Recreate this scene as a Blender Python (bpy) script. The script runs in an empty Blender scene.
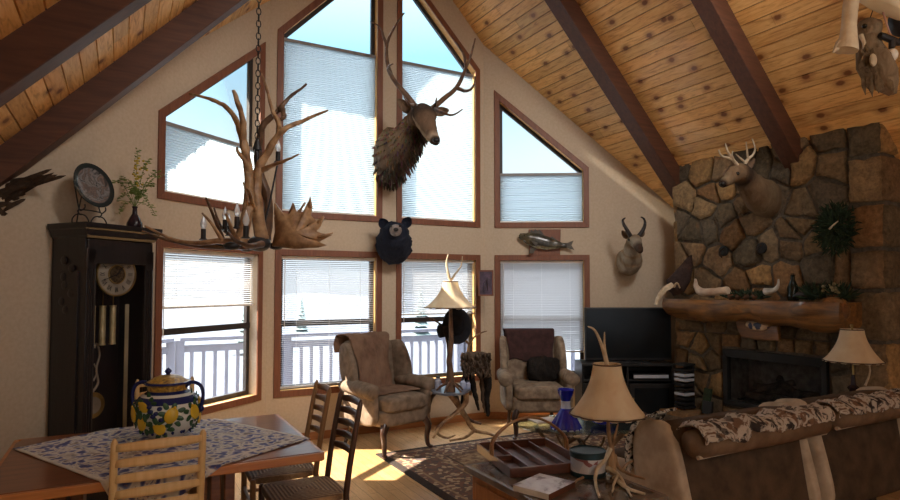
import bpy, bmesh, math, random
from mathutils import Vector, Matrix, noise
PI = math.pi
R = math.radians
rnd = random.Random(7)
scene = bpy.context.scene
COL = scene.collection

# ------------------------------------------------------------------ camera
FPX, CYP, YAW, PITCH, EYE = 602.9, 262.84, R(28.55), R(2.315), 1.6
cy_, sy_, cp_, sp_ = math.cos(YAW), math.sin(YAW), math.cos(PITCH), math.sin(PITCH)
FW = Vector((sy_*cp_, cy_*cp_, sp_)); RT = Vector((cy_, -sy_, 0)); UP = RT.cross(FW)
EYEV = Vector((0, 0, EYE))
cam = bpy.data.objects.new('camera', bpy.data.cameras.new('camera'))
COL.objects.link(cam)
cam.data.sensor_width = 36.0
cam.data.lens = 36.0*FPX/900
cam.data.shift_y = (CYP-250)/900
cam.data.clip_start = 0.05
cam.data.clip_end = 2000
cam.matrix_world = Matrix((( RT.x, UP.x, -FW.x, 0), (RT.y, UP.y, -FW.y, 0), (RT.z, UP.z, -FW.z, EYE), (0, 0, 0, 1)))
scene.camera = cam

def ray(x, y): return FW*FPX + RT*(x-450) - UP*(y-CYP)
def px(x, y, D): return EYEV + ray(x, y)*(D/FPX)                 # photo pixel at a given distance
def hit(x, y, n, d):
    v = ray(x, y); n = Vector(n)
    return EYEV + v*((d-EYEV.dot(n))/v.dot(n))
def pz(x, y, z): return hit(x, y, (0, 0, 1), z)
def pX(x, y, X): return hit(x, y, (1, 0, 0), X)
def pY(x, y, Y): return hit(x, y, (0, 1, 0), Y)
def dist(v): return (Vector(v)-EYEV).dot(FW)

# ------------------------------------------------------------------ mesh builder
class MB:
    def __init__(s): s.v = []; s.f = []; s.c = {}; s.cc = None
    def color(s, c): s.cc = c; return s
    def add(s, vs, fs):
        o = len(s.v)
        s.v.extend(Vector(p) for p in vs)
        s.f.extend(tuple(i+o for i in f) for f in fs)
        if s.cc is not None:
            for i in range(o, len(s.v)): s.c[i] = s.cc
        return o
    def box(s, c, d, rot=None):
        c = Vector(c); h = [x/2 for x in d]; vs = []
        for x in (-1, 1):
            for y in (-1, 1):
                for z in (-1, 1):
                    p = Vector((x*h[0], y*h[1], z*h[2]))
                    if rot is not None: p = rot @ p
                    vs.append(c+p)
        s.add(vs, [(0, 1, 3, 2), (4, 6, 7, 5), (0, 4, 5, 1), (2, 3, 7, 6), (0, 2, 6, 4), (1, 5, 7, 3)])
        return s
    def bar(s, a, b, w, h, up=(0, 0, 1)):                         # box between two points
        a = Vector(a); b = Vector(b); t = (b-a).normalized(); sd = t.cross(Vector(up))
        if sd.length < 1e-4: sd = t.cross(Vector((1, 0, 0)))
        sd.normalize(); u = sd.cross(t)
        m = Matrix((t, sd, u)).transposed()
        return s.box((a+b)/2, ((b-a).length, w, h), m)
    def loft(s, pts, rad, seg=10, up=(0, 0, 1), cap=True, power=1.0):
        pts = [Vector(p) for p in pts]; n = len(pts); up = Vector(up); rings = []
        prev = None; vs = []
        for i in range(n):
            t = (pts[min(i+1, n-1)]-pts[max(i-1, 0)])
            if t.length < 1e-9: t = Vector((0, 0, 1))
            t.normalize()
            if prev is None:
                sd = t.cross(up)
                if sd.length < 1e-3: sd = t.cross(Vector((1, 0.3, 0)))
            else:
                sd = prev - t*prev.dot(t)
                if up is not None:
                    s2 = t.cross(up)
                    if s2.length > 0.35:
                        s2.normalize(); sd = s2 if s2.dot(sd) > 0 else -s2
            sd.normalize(); prev = sd; u = sd.cross(t)
            r = rad[i]; ra, rb = r if isinstance(r, (tuple, list)) else (r, r)
            for k in range(seg):
                a = 2*PI*k/seg; ca, sa = math.cos(a), math.sin(a)
                if power != 1.0:
                    ca = math.copysign(abs(ca)**power, ca); sa = math.copysign(abs(sa)**power, sa)
                vs.append(pts[i]+sd*(ra*ca)+u*(rb*sa))
        fs = []
        for i in range(n-1):
            for k in range(seg):
                k2 = (k+1) % seg
                fs.append((i*seg+k, i*seg+k2, (i+1)*seg+k2, (i+1)*seg+k))
        if cap:
            fs.append(tuple(range(seg-1, -1, -1))); fs.append(tuple((n-1)*seg+k for k in range(seg)))
        s.add(vs, fs); return s
    def tube(s, pts, r0, r1=None, seg=8, sub=4, pw=1.0, closed=False):
        """smooth tapering tube through pts"""
        p = spline(pts, sub, closed); n = len(p); r1 = r0 if r1 is None else r1
        if closed:
            p = p+[p[0], p[1]]; n = len(p)
            return s.loft(p, [r0]*n, seg, cap=False)
        return s.loft(p, [r0+(r1-r0)*(i/(n-1))**pw for i in range(n)], seg)
    def cyl(s, a, b, r, r2=None, seg=14):
        return s.loft([a, b], [r, r if r2 is None else r2], seg)
    def lathe(s, prof, c=(0, 0, 0), seg=24, m=None, rip=None, cap=True):
        c = Vector(c); vs = []; n = len(prof)
        for r, z in prof:
            for k in range(seg):
                a = 2*PI*k/seg; rr = r*(1+(rip(a, z) if rip else 0))
                p = Vector((rr*math.cos(a), rr*math.sin(a), z))
                vs.append(c+(m @ p if m is not None else p))
        fs = []
        for i in range(n-1):
            for k in range(seg):
                k2 = (k+1) % seg
                fs.append((i*seg+k, i*seg+k2, (i+1)*seg+k2, (i+1)*seg+k))
        if cap: fs.append(tuple(range(seg-1, -1, -1))); fs.append(tuple((n-1)*seg+k for k in range(seg)))
        s.add(vs, fs); return s
    def prism(s, pts, off):                                       # polygon in space pushed along off
        pts = [Vector(p) for p in pts]; off = Vector(off); n = len(pts)
        fs = [tuple(range(n-1, -1, -1)), tuple(range(n, 2*n))]
        fs += [(i, (i+1) % n, n+(i+1) % n, n+i) for i in range(n)]
        s.add(pts+[p+off for p in pts], fs); return s
    def ring(s, outer, inner, off):                               # frame between two polygons
        n = len(outer)
        for i in range(n):
            j = (i+1) % n
            s.prism([outer[i], outer[j], inner[j], inner[i]], off)
        return s
    def puff(s, c, d, e=0.35, nu=10, rot=None, fn=None):          # rounded cushion block
        c = Vector(c); h = [x/2 for x in d]; vs = []; idx = {}
        fs = []
        def vert(p):
            k = tuple(round(q, 6) for q in p)
            if k in idx: return idx[k]
            q = Vector(p); l = (abs(q.x)**(2/e)+abs(q.y)**(2/e)+abs(q.z)**(2/e))**(e/2)
            q = q/l; q = Vector((q.x*h[0], q.y*h[1], q.z*h[2]))
            if fn: q = fn(q)
            if rot is not None: q = rot @ q
            idx[k] = len(vs); vs.append(c+q); return idx[k]
        for ax in range(3):
            for sg in (-1, 1):
                for i in range(nu):
                    for j in range(nu):
                        quad = []
                        for a, b in ((i, j), (i+1, j), (i+1, j+1), (i, j+1)):
                            p = [0, 0, 0]; p[ax] = sg
                            ta = math.tan((-1+2*a/nu)*PI/4); tb = math.tan((-1+2*b/nu)*PI/4)
                            p[(ax+1) % 3] = ta; p[(ax+2) % 3] = tb
                            quad.append(vert(p))
                        if sg < 0: quad.reverse()
                        fs.append(tuple(quad))
        s.add(vs, fs); return s
    def ball(s, c, r, seg=12, rot=None):
        if not isinstance(r, (tuple, list)): r = (r, r, r)
        return s.puff(c, [2*q for q in r], 1.0, max(3, seg//3), rot)
    def sheet(s, fn, nu, nv, th=None):                            # surface fn(u,v), optionally with thickness
        vs = [Vector(fn(i/nu, j/nv)) for i in range(nu+1) for j in range(nv+1)]
        W = nv+1
        fs = [(i*W+j, (i+1)*W+j, (i+1)*W+j+1, i*W+j+1) for i in range(nu) for j in range(nv)]
        if th:
            nrm = [Vector() for _ in vs]
            for f in fs:
                k = (vs[f[1]]-vs[f[0]]).cross(vs[f[3]]-vs[f[0]])
                for q in f: nrm[q] += k
            n0 = len(vs)
            vs2 = [v-(k.normalized() if k.length else Vector((0, 0, 1)))*th for v, k in zip(vs, nrm)]
            fs2 = [tuple(q+n0 for q in reversed(f)) for f in fs]
            edge = [i*W for i in range(nu+1)] + [nu*W+j for j in range(1, W)] + [i*W+nv for i in range(nu-1, -1, -1)] + [j for j in range(nv-1, 0, -1)]
            m = len(edge)
            fs3 = [(edge[q], edge[q]+n0, edge[(q+1) % m]+n0, edge[(q+1) % m]) for q in range(m)]
            s.add(vs+vs2, fs+fs2+fs3)
        else: s.add(vs, fs)
        return s
    def jitter(s, amp, sc, seed=0):                               # push vertices by smooth noise
        o = Vector((seed*3.1, seed*1.7, seed*5.3))
        s.v = [p+noise.noise_vector(p*sc+o)*amp for p in s.v]; return s
    def build(s, name, m=None, parent=None, smooth=True, bevel=0, sub=0, label=None, world=False):
        vs = s.v
        if parent is not None and world:
            inv = MAT[parent.name].inverted(); vs = [inv @ p for p in vs]
        me = bpy.data.meshes.new(name)
        me.from_pydata([tuple(p) for p in vs], [], s.f)
        me.validate()
        if s.c:
            at = me.color_attributes.new('Col', 'FLOAT_COLOR', 'POINT')
            for i in range(len(me.vertices)):
                c = s.c.get(i, (1, 1, 1)); at.data[i].color = (c[0], c[1], c[2], 1)
        b = bmesh.new(); b.from_mesh(me)
        bmesh.ops.recalc_face_normals(b, faces=b.faces); b.to_mesh(me); b.free()
        if m is not None: me.materials.append(m)
        o = bpy.data.objects.new(name, me); COL.objects.link(o)
        if smooth:
            for p in me.polygons: p.use_smooth = True
            if smooth != 'full':
                me.set_sharp_from_angle(angle=R(40))
        if bevel:
            k = o.modifiers.new('edge', 'BEVEL'); k.width = bevel; k.segments = 2; k.limit_method = 'ANGLE'; k.angle_limit = R(40)
            k.harden_normals = False
        if sub:
            k = o.modifiers.new('smooth', 'SUBSURF'); k.levels = sub; k.render_levels = sub
        if parent is not None: o.parent = parent; MAT[o.name] = MAT[parent.name]
        else: MAT[o.name] = Matrix()
        if label: o['label'] = label
        return o
MAT = {}
def spline(pts, sub=4, closed=False):
    pts = [Vector(p) for p in pts]; n = len(pts)
    if n < 3 and not closed:
        return [pts[0].lerp(pts[-1], i/sub) for i in range(sub+1)]
    out = []
    rng = range(n) if closed else range(n-1)
    for i in rng:
        if closed: p0, p1, p2, p3 = pts[i-1], pts[i], pts[(i+1) % n], pts[(i+2) % n]
        else: p0, p1, p2, p3 = pts[max(i-1, 0)], pts[i], pts[i+1], pts[min(i+2, n-1)]
        for k in range(sub):
            t = k/sub
            out.append(0.5*((2*p1)+(p2-p0)*t+(2*p0-5*p1+4*p2-p3)*t*t+(3*p1-p0-3*p2+p3)*t**3))
    if not closed: out.append(pts[-1])
    return out
def tag(o, label, cat, group=None, kind=None):
    if label: o['label'] = label
    if cat: o['category'] = cat
    if group: o['group'] = group
    if kind: o['kind'] = kind
    return o
def thing(name, label, cat, loc=(0, 0, 0), rz=0, group=None, kind=None):
    o = bpy.data.objects.new(name, None); COL.objects.link(o)
    o.empty_display_size = 0.1
    o.location = loc; o.rotation_euler = (0, 0, rz)
    MAT[o.name] = Matrix.Translation(Vector(loc)) @ Matrix.Rotation(rz, 4, 'Z')
    return tag(o, label, cat, group, kind)
def struct(name, mb, m, **k):
    o = mb.build(name, m, **k); o['kind'] = 'structure'; return o
def dup(root, loc, rz, label, group=None):
    r = root.copy(); COL.objects.link(r); r.location = loc; r.rotation_euler = (0, 0, rz); r['label'] = label
    if group: r['group'] = group
    MAT[r.name] = Matrix.Translation(Vector(loc)) @ Matrix.Rotation(rz, 4, 'Z')
    for ch in list(root.children):
        c = ch.copy(); COL.objects.link(c); c.parent = r
        for g in list(ch.children):
            d = g.copy(); COL.objects.link(d); d.parent = c
    return r

# ------------------------------------------------------------------ materials
def S(r, g, b):
    f = lambda c: (c/255/12.92 if c/255 <= 0.04045 else ((c/255+0.055)/1.055)**2.4)
    return (f(r), f(g), f(b))
def rgba(c): return (c[0], c[1], c[2], 1)
class N:
    """small wrapper around a material's node tree"""
    def __init__(s, name):
        s.m = bpy.data.materials.new(name); s.m.use_nodes = True; s.t = s.m.node_tree
        s.b = s.t.nodes['Principled BSDF']; s.out = s.t.nodes['Material Output']
    def n(s, typ, **k):
        x = s.t.nodes.new(typ)
        for a, v in k.items(): setattr(x, a, v)
        return x
    def l(s, a, b): s.t.links.new(a, b)
    def coord(s, stretch=(1, 1, 1), rot=(0, 0, 0), src='Object'):
        c = s.n('ShaderNodeTexCoord'); mp = s.n('ShaderNodeMapping')
        mp.inputs['Scale'].default_value = stretch; mp.inputs['Rotation'].default_value = rot
        s.l(c.outputs[src], mp.inputs['Vector']); return mp.outputs[0]
    def noise(s, vec, scale, detail=5, rough=.55, dist=0):
        x = s.n('ShaderNodeTexNoise'); s.l(vec, x.inputs['Vector'])
        x.inputs['Scale'].default_value = scale; x.inputs['Detail'].default_value = detail
        x.inputs['Roughness'].default_value = rough; x.inputs['Distortion'].default_value = dist
        return x.outputs['Fac']
    def vor(s, vec, scale, feature='F1', out='Distance', rand=1):
        x = s.n('ShaderNodeTexVoronoi', feature=feature); s.l(vec, x.inputs['Vector'])
        x.inputs['Scale'].default_value = scale; x.inputs['Randomness'].default_value = rand
        return x.outputs[out]
    def ramp(s, fac, stops, interp='LINEAR'):
        x = s.n('ShaderNodeValToRGB'); e = x.color_ramp.elements; x.color_ramp.interpolation = interp
        while len(e) < len(stops): e.new(0.5)
        for k, (p, c) in enumerate(stops):
            e[k].position = p; e[k].color = rgba(c) if isinstance(c, (tuple, list)) else (c, c, c, 1)
        s.l(fac, x.inputs[0]); return x.outputs[0]
    def mix(s, f, a, b, mode='MIX'):
        x = s.n('ShaderNodeMix', data_type='RGBA', blend_type=mode)
        for sock, v in ((x.inputs[0], f), (x.inputs[6], a), (x.inputs[7], b)):
            if isinstance(v, (int, float)): sock.default_value = v
            elif isinstance(v, (tuple, list)): sock.default_value = rgba(v)
            else: s.l(v, sock)
        return x.outputs[2]
    def math(s, op, a, b=0.0):
        x = s.n('ShaderNodeMath', operation=op)
        for sock, v in ((x.inputs[0], a), (x.inputs[1], b)):
            if isinstance(v, (int, float)): sock.default_value = v
            else: s.l(v, sock)
        return x.outputs[0]
    def attr(s, name='Col'):
        x = s.n('ShaderNodeAttribute', attribute_name=name); return x.outputs['Color']
    def bump(s, h, strength=.3, distance=.01):
        x = s.n('ShaderNodeBump'); x.inputs['Strength'].default_value = strength; x.inputs['Distance'].default_value = distance
        s.l(h, x.inputs['Height']); s.l(x.outputs[0], s.b.inputs['Normal'])
    def set(s, base=None, rough=.6, metal=0, spec=.5, coat=0):
        if base is not None:
            if isinstance(base, (tuple, list)): s.b.inputs['Base Color'].default_value = rgba(base)
            else: s.l(base, s.b.inputs['Base Color'])
        if isinstance(rough, (int, float)): s.b.inputs['Roughness'].default_value = rough
        else: s.l(rough, s.b.inputs['Roughness'])
        s.b.inputs['Metallic'].default_value = metal; s.b.inputs['Specular IOR Level'].default_value = spec
        s.b.inputs['Coat Weight'].default_value = coat
        return s.m
def mat(name, c1, c2=None, scale=8, rough=.6, metal=0, bump=0, bscale=None, stretch=(1, 1, 1), vcol=False, spec=.4, coat=0, lo=.35, hi=.65, bd=.004):
    w = N(name); c2 = c2 or tuple(q*.75 for q in c1)
    v = w.coord(stretch); f = w.noise(v, scale)
    col = w.ramp(f, [(lo, c1), (hi, c2)])
    if vcol: col = w.mix(1.0, col, w.attr(), 'MULTIPLY')
    if bump: w.bump(w.noise(v, bscale or scale*3, 4), bump, bd)
    return w.set(col, rough, metal, spec, coat)
def wood(name, c1, c2, axis=0, rough=.45, scale=6, coat=0, bump=.1):
    st = [7, 7, 7]; st[axis] = .7
    w = N(name); v = w.coord(tuple(st))
    f = w.noise(v, scale, 8, .6, .6)
    g = w.noise(w.coord(), 2.0, 2)
    col = w.mix(w.math('MULTIPLY', g, .35), w.ramp(f, [(.3, c1), (.68, c2)]), c2)
    w.bump(f, bump, .003)
    return w.set(col, rough, 0, .45, coat)
SKY, SUN, EXPO, FILL_PENDANT, FILL_TRACK = 0.85, 8.0, 1.68, 13.0, 66.0
M_ = {}
M_['paint'] = mat('tan_wall_paint', S(198, 181, 158), S(190, 172, 149), 40, .85, bump=.05, bscale=160, bd=.002)
M_['casing'] = wood('redbrown_casing', S(138, 86, 60), S(110, 66, 46), 2, .5)
M_['jamb'] = wood('light_jamb_wood', S(226, 186, 124), S(204, 158, 96), 2, .55)
M_['sash'] = mat('dark_bronze_sash', S(52, 46, 44), S(44, 40, 40), 10, .45)
M_['beam'] = wood('dark_beam', S(98, 60, 40), S(70, 40, 26), 0, .6, 4)
M_['base'] = wood('baseboard_wood', S(176, 116, 66), S(150, 92, 50), 0, .5)
def plank_mat():
    w = N('knotty_pine'); v = w.coord((7, .8, 7)); g = w.noise(v, 5, 8, .62, 1.2)
    col = w.ramp(g, [(.28, S(246, 204, 136)), (.52, S(230, 178, 108)), (.75, S(172, 116, 62))])
    col = w.mix(1.0, col, w.attr(), 'MULTIPLY')
    kv = w.coord((1.45, .7, 1)); k = w.vor(kv, 3.6)
    for q in w.t.nodes:
        if q.type == 'TEX_VORONOI': q.voronoi_dimensions = '2D'
    nz = w.noise(w.coord(), 30, 2)
    kd = w.math('ADD', k, w.math('MULTIPLY', w.math('SUBTRACT', nz, .5), .05))
    km = w.ramp(kd, [(.06, .95), (.10, .0)])
    col = w.mix(km, col, S(70, 38, 20))
    halo = w.ramp(kd, [(.08, .55), (.22, 0.0)])
    col = w.mix(halo, col, S(150, 92, 46))
    return w.set(col, .5, 0, .4, .15)
M_['plank'] = plank_mat()
def floor_mat():
    w = N('oak_floor'); v = w.coord((1, 1, 1), (0, 0, PI/2))
    b = w.n('ShaderNodeTexBrick'); w.l(v, b.inputs['Vector']); b.offset = .43
    for k, q in (('Scale', 1.0), ('Brick Width', 1.3), ('Row Height', .085), ('Mortar Size', .0016)): b.inputs[k].default_value = q
    b.inputs['Color1'].default_value = rgba(S(220, 182, 132)); b.inputs['Color2'].default_value = rgba(S(200, 160, 110)); b.inputs['Mortar'].default_value = rgba(S(110, 76, 44))
    g = w.noise(w.coord((14, 1.4, 1)), 6, 7, .6, .8)
    col = w.mix(1.0, b.outputs['Color'], w.ramp(g, [(.3, (1.06, 1.03, 1)), (.72, (.72, .66, .58))]), 'MULTIPLY')
    return w.set(col, w.ramp(g, [(0, .22), (1, .38)]), 0, .5, .1)
M_['floor'] = floor_mat()
def glass_mat(name='window_glass', tint=(1, 1, 1), refl=.06, rgh=.02):
    w = N(name); t = w.n('ShaderNodeBsdfTransparent'); t.inputs[0].default_value = rgba(tint)
    g = w.n('ShaderNodeBsdfGlossy'); g.inputs['Roughness'].default_value = rgh
    mx = w.n('ShaderNodeMixShader'); lw = w.n('ShaderNodeLayerWeight'); lw.inputs[0].default_value = .25
    w.l(w.math('ADD', w.math('MULTIPLY', lw.outputs['Fresnel'], .35), refl*.3), mx.inputs[0])
    w.l(t.outputs[0], mx.inputs[1]); w.l(g.outputs[0], mx.inputs[2]); w.l(mx.outputs[0], w.out.inputs[0])
    return w.m
M_['glass'] = glass_mat(refl=.0, rgh=.3)
def shade_mat(name, c, tr=.5, tcol=None):
    w = N(name); d = w.n('ShaderNodeBsdfDiffuse'); d.inputs[0].default_value = rgba(c)
    t = w.n('ShaderNodeBsdfTranslucent'); t.inputs[0].default_value = rgba(tcol or c)
    mx = w.n('ShaderNodeMixShader'); mx.inputs[0].default_value = tr
    w.l(d.outputs[0], mx.inputs[1]); w.l(t.outputs[0], mx.inputs[2]); w.l(mx.outputs[0], w.out.inputs[0]); return w.m
M_['shade'] = shade_mat('cellular_fabric', (.46, .50, .53), .6, (.42, .51, .55))
M_['slat'] = shade_mat('blind_slat_white', (.52, .52, .53), .3)
M_['rail'] = mat('blind_rail_white', S(232, 230, 226), S(222, 220, 216), 6, .5)
M_['shrail'] = mat('shade_rail_grey', S(150, 146, 142), S(132, 128, 126), 6, .5)
def stone_mat():
    w = N('field_stone'); v = w.coord()
    a = w.noise(v, 5, 6, .6, .4); f = w.noise(v, 26, 8, .7)
    col = w.mix(1.0, w.attr(), w.ramp(a, [(.25, (1.18, 1.10, 1.0)), (.5, (.92, .9, .86)), (.8, (.55, .54, .52))]), 'MULTIPLY')
    col = w.mix(.75, col, w.mix(1.0, col, w.ramp(f, [(.3, (.36, .34, .33)), (.7, (1.5, 1.42, 1.28))]), 'MULTIPLY'))
    w.bump(w.math('ADD', f, w.math('MULTIPLY', a, .8)), .9, .03)
    return w.set(col, .85, 0, .25)
M_['stone'] = stone_mat()
M_['mortar'] = mat('mortar', S(112, 102, 88), S(84, 76, 66), 30, .95, bump=.5, bscale=60, bd=.01)
M_['log'] = wood('log_wood', S(168, 118, 62), S(76, 50, 28), 1, .5, 3, .15, .5)
M_['bark'] = wood('dark_log', S(110, 72, 42), S(64, 42, 26), 1, .8, 5, 0, .6)
M_['blackmetal'] = mat('black_metal', (.010, .010, .011), (.016, .016, .016), 12, .6, .0)
M_['fireglass'] = mat('fire_screen', (.012, .014, .015), (.03, .032, .032), 30, .25)
M_['char'] = mat('charred_log', S(120, 108, 98), S(60, 54, 50), 12, .9, bump=.5)
M_['ash'] = mat('ash', S(120, 118, 114), S(70, 70, 70), 20, .95)
M_['pale'] = wood('pale_maple', S(232, 202, 150), S(214, 178, 122), 2, .42)
M_['darkchair'] = wood('dark_chair_wood', S(98, 66, 46), S(62, 42, 32), 2, .35, 6, .2)
M_['midchair'] = wood('aged_chair_wood', S(168, 132, 92), S(136, 102, 68), 2, .45)
def rush_mat(name, a, b):
    w = N(name); c = w.n('ShaderNodeTexCoord'); sp = w.n('ShaderNodeSeparateXYZ'); w.l(c.outputs['Object'], sp.inputs[0])
    ax = w.math('ABSOLUTE', sp.outputs[0]); ay = w.math('ABSOLUTE', sp.outputs[1])
    m = w.math('MAXIMUM', ax, ay); s = w.math('SINE', w.math('MULTIPLY', m, 300.0))
    n = w.noise(w.coord(), 60, 3)
    col = w.ramp(w.math('ADD', w.math('MULTIPLY', s, .3), n), [(.25, b), (.8, a)])
    w.bump(s, .6, .004); return w.set(col, .7, 0, .3)
M_['rush'] = rush_mat('woven_rush', S(176, 142, 104), S(120, 92, 66))
M_['table'] = wood('table_wood', S(150, 92, 54), S(112, 64, 36), 0, .3, 5, .3, .06)
M_['edge'] = wood('table_edge_wood', S(206, 138, 74), S(176, 108, 54), 0, .35, 5, .3, .06)
def cloth_mat():
    w = N('paisley_cloth'); v = w.coord()
    wn = w.n('ShaderNodeTexNoise'); w.l(v, wn.inputs['Vector']); wn.inputs['Scale'].default_value = 9
    vv = w.n('ShaderNodeVectorMath', operation='MULTIPLY_ADD'); w.l(wn.outputs['Color'], vv.inputs[0]); vv.inputs[1].default_value = (.12, .12, .12); w.l(v, vv.inputs[2])
    a = w.vor(vv.outputs[0], 26, 'SMOOTH_F1'); b = w.vor(vv.outputs[0], 44, 'F1'); n = w.noise(v, 60, 3)
    col = w.ramp(a, [(.22, S(66, 74, 128)), (.34, S(118, 124, 162)), (.44, S(214, 208, 200)), (.60, S(190, 182, 172)), (.72, S(126, 114, 112))])
    col = w.mix(w.ramp(b, [(.16, .8), (.26, 0.0)]), col, S(74, 82, 138))
    col = w.mix(w.ramp(n, [(.60, 0.0), (.66, .75)]), col, S(150, 120, 104))
    sp = w.n('ShaderNodeSeparateXYZ'); w.l(v, sp.inputs[0])
    u = w.math('ABSOLUTE', w.math('ADD', sp.outputs[0], sp.outputs[1])); q = w.math('ABSOLUTE', w.math('SUBTRACT', sp.outputs[0], sp.outputs[1]))
    m = w.math('MAXIMUM', u, q)
    col = w.mix(w.ramp(m, [(.40, 0.0), (.405, .85), (.42, .85), (.425, 0.0)]), col, S(206, 202, 188))
    col = w.mix(w.ramp(m, [(.70, 0.0), (.705, .9), (.74, .9), (.745, 0.0)]), col, S(214, 208, 196))
    w.bump(w.noise(v, 240, 2), .15, .002)
    return w.set(col, .75, 0, .3)
M_['cloth'] = cloth_mat()
def rug_mat():
    w = N('oriental_rug'); c = w.n('ShaderNodeTexCoord'); sp = w.n('ShaderNodeSeparateXYZ'); w.l(c.outputs['Generated'], sp.inputs[0])
    def edge(o, L): return w.math('MULTIPLY', w.math('SUBTRACT', .5, w.math('ABSOLUTE', w.math('SUBTRACT', o, .5))), L)
    d = w.math('MINIMUM', edge(sp.outputs[0], 2.5), edge(sp.outputs[1], 3.0))
    v = w.coord(); a = w.vor(v, 9); b = w.vor(v, 30, 'F1', 'Color'); n = w.noise(v, 60, 3)
    bw = w.n('ShaderNodeRGBToBW'); w.l(b, bw.inputs[0])
    field = w.ramp(bw.outputs[0], [(.2, S(140, 110, 88)), (.4, S(196, 172, 138)), (.6, S(116, 98, 84)), (.75, S(212, 188, 152)), (.9, S(146, 104, 84))], 'CONSTANT')
    border = w.ramp(bw.outputs[0], [(.2, S(108, 88, 80)), (.42, S(196, 172, 142)), (.6, S(128, 94, 80)), (.8, S(92, 84, 86))], 'CONSTANT')
    isb = w.ramp(d, [(.0, 0.0), (.07, 0.0), (.075, 1.0), (.50, 1.0), (.505, 0.0)])
    inner = w.ramp(a, [(.25, S(196, 172, 136)), (.4, S(160, 130, 100)), (.6, S(108, 80, 66))])
    col = w.mix(isb, w.mix(.55, field, inner), border)
    col = w.mix(w.ramp(d, [(.07, 1.0), (.075, 0.0)]), col, S(40, 36, 40))
    for p in (.12, .44, .52): col = w.mix(w.ramp(d, [(p, 0.0), (p+.004, .8), (p+.022, .8), (p+.026, 0.0)]), col, S(170, 144, 112) if p < .5 else S(48, 38, 40))
    col = w.mix(w.math('MULTIPLY', n, .5), col, S(104, 90, 78))
    w.bump(n, .5, .006); return w.set(col, .95, 0, .1)
M_['rug'] = rug_mat()
M_['antler'] = mat('antler_bone', S(176, 142, 104), S(116, 84, 58), 14, .5, bump=.4, bscale=70, bd=.003)
M_['antlerdark'] = mat('dark_antler', S(112, 84, 62), S(74, 54, 42), 14, .5, bump=.4, bscale=70, bd=.003)
M_['antlerpale'] = mat('pale_antler', S(214, 200, 174), S(172, 150, 120), 12, .5, bump=.3, bscale=60, bd=.003)
M_['horn'] = mat('black_horn', S(44, 36, 34), S(28, 24, 24), 30, .45, bump=.6, bscale=80)
M_['candle'] = mat('dark_candle_sleeve', S(44, 42, 44), S(34, 32, 34), 20, .5)
def bulb_mat():
    w = N('clear_bulb'); w.set((.92, .94, .96), .05, 0, .6); w.b.inputs['Transmission Weight'].default_value = .55; return w.m
M_['bulb'] = bulb_mat()
def fur_mat(name, c1, c2, scale=18, stretch=(1, 1, .35), rough=.9, bump=.8, vcol=False, c3=None):
    w = N(name); v = w.coord(stretch); f = w.noise(v, scale, 8, .7, 1.0); g = w.noise(w.coord(), 4, 3)
    col = w.mix(w.ramp(g, [(.35, 0.0), (.65, .6)]), w.ramp(f, [(.3, c1), (.7, c2)]), c3 or c2)
    if vcol: col = w.mix(1.0, col, w.attr(), 'MULTIPLY')
    w.bump(f, bump, .02)
    return w.set(col, rough, 0, .15)
M_['fur'] = fur_mat('game_fur', (1.0, 1.0, 1.0), (.55, .52, .5), 22, (1, 1, .4), vcol=True)
M_['bearfur'] = fur_mat('black_bear_fur', S(42, 47, 62), S(24, 27, 38), 30, (1, 1, .25))
M_['fabric'] = mat('chair_damask', S(136, 118, 102), S(106, 92, 78), 16, .9, bump=.4, bscale=120, spec=.15)
M_['fabric2'] = mat('chair_damask_pale', S(158, 142, 122), S(116, 100, 86), 14, .9, bump=.4, bscale=120, spec=.15)
M_['hide'] = fur_mat('deer_hide', S(128, 98, 82), S(94, 72, 58), 26, (1, 1, .3), c3=S(150, 122, 100))
M_['throw'] = mat('maroon_throw', S(74, 48, 46), S(54, 36, 36), 16, .95, bump=.4, bscale=120)
M_['blackfur'] = fur_mat('dark_fur_pillow', S(58, 52, 48), S(22, 20, 20), 22)
M_['legs'] = wood('mahogany_leg', S(72, 42, 28), S(46, 28, 20), 2, .35, 6, .2)
M_['sofa'] = mat('brown_sofa', S(92, 74, 58), S(70, 56, 44), 9, .8, bump=.35, bscale=140, spec=.2)
M_['sofaarm'] = mat('tan_sofa_arm', S(196, 180, 158), S(166, 148, 128), 9, .8, bump=.35, bscale=140, spec=.2)  # tan upholstery, lightened further for the window light on the sofa sides
def cow_mat(name, a, b, c, sc=9):
    w = N(name); v = w.coord(); f = w.noise(v, sc, 4, .6, 1.2); g = w.noise(v, sc*2.3, 3)
    col = w.ramp(f, [(.40, a), (.46, b), (.56, b), (.60, c)])
    col = w.mix(w.ramp(g, [(.56, 0.0), (.6, .8)]), col, a)
    w.bump(w.noise(v, 70, 4), .7, .012); return w.set(col, .9, 0, .15)
M_['cow'] = cow_mat('patterned_throw', S(56, 48, 46), S(186, 176, 164), S(118, 92, 74), 9)
M_['zebra'] = cow_mat('black_white_throw', S(26, 24, 24), S(206, 200, 190), S(40, 36, 36), 14)
M_['clock'] = wood('dark_clock_wood', S(44, 38, 40), S(28, 25, 28), 2, .35, 6, .15)
M_['brass'] = mat('aged_brass', S(176, 150, 96), S(140, 116, 70), 10, .35, .75)
M_['silver'] = mat('silvered_metal', S(168, 158, 144), S(136, 126, 112), 8, .5, .2)
M_['slate'] = mat('slate_top', S(110, 114, 124), S(84, 86, 96), 9, .3, bump=.2, bscale=40)
M_['felt'] = mat('black_felt', S(30, 30, 36), S(22, 22, 28), 20, .95, bump=.2, bscale=150)
M_['tv'] = mat('tv_plastic', (.012, .012, .014), (.016, .016, .018), 6, .4)
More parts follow.
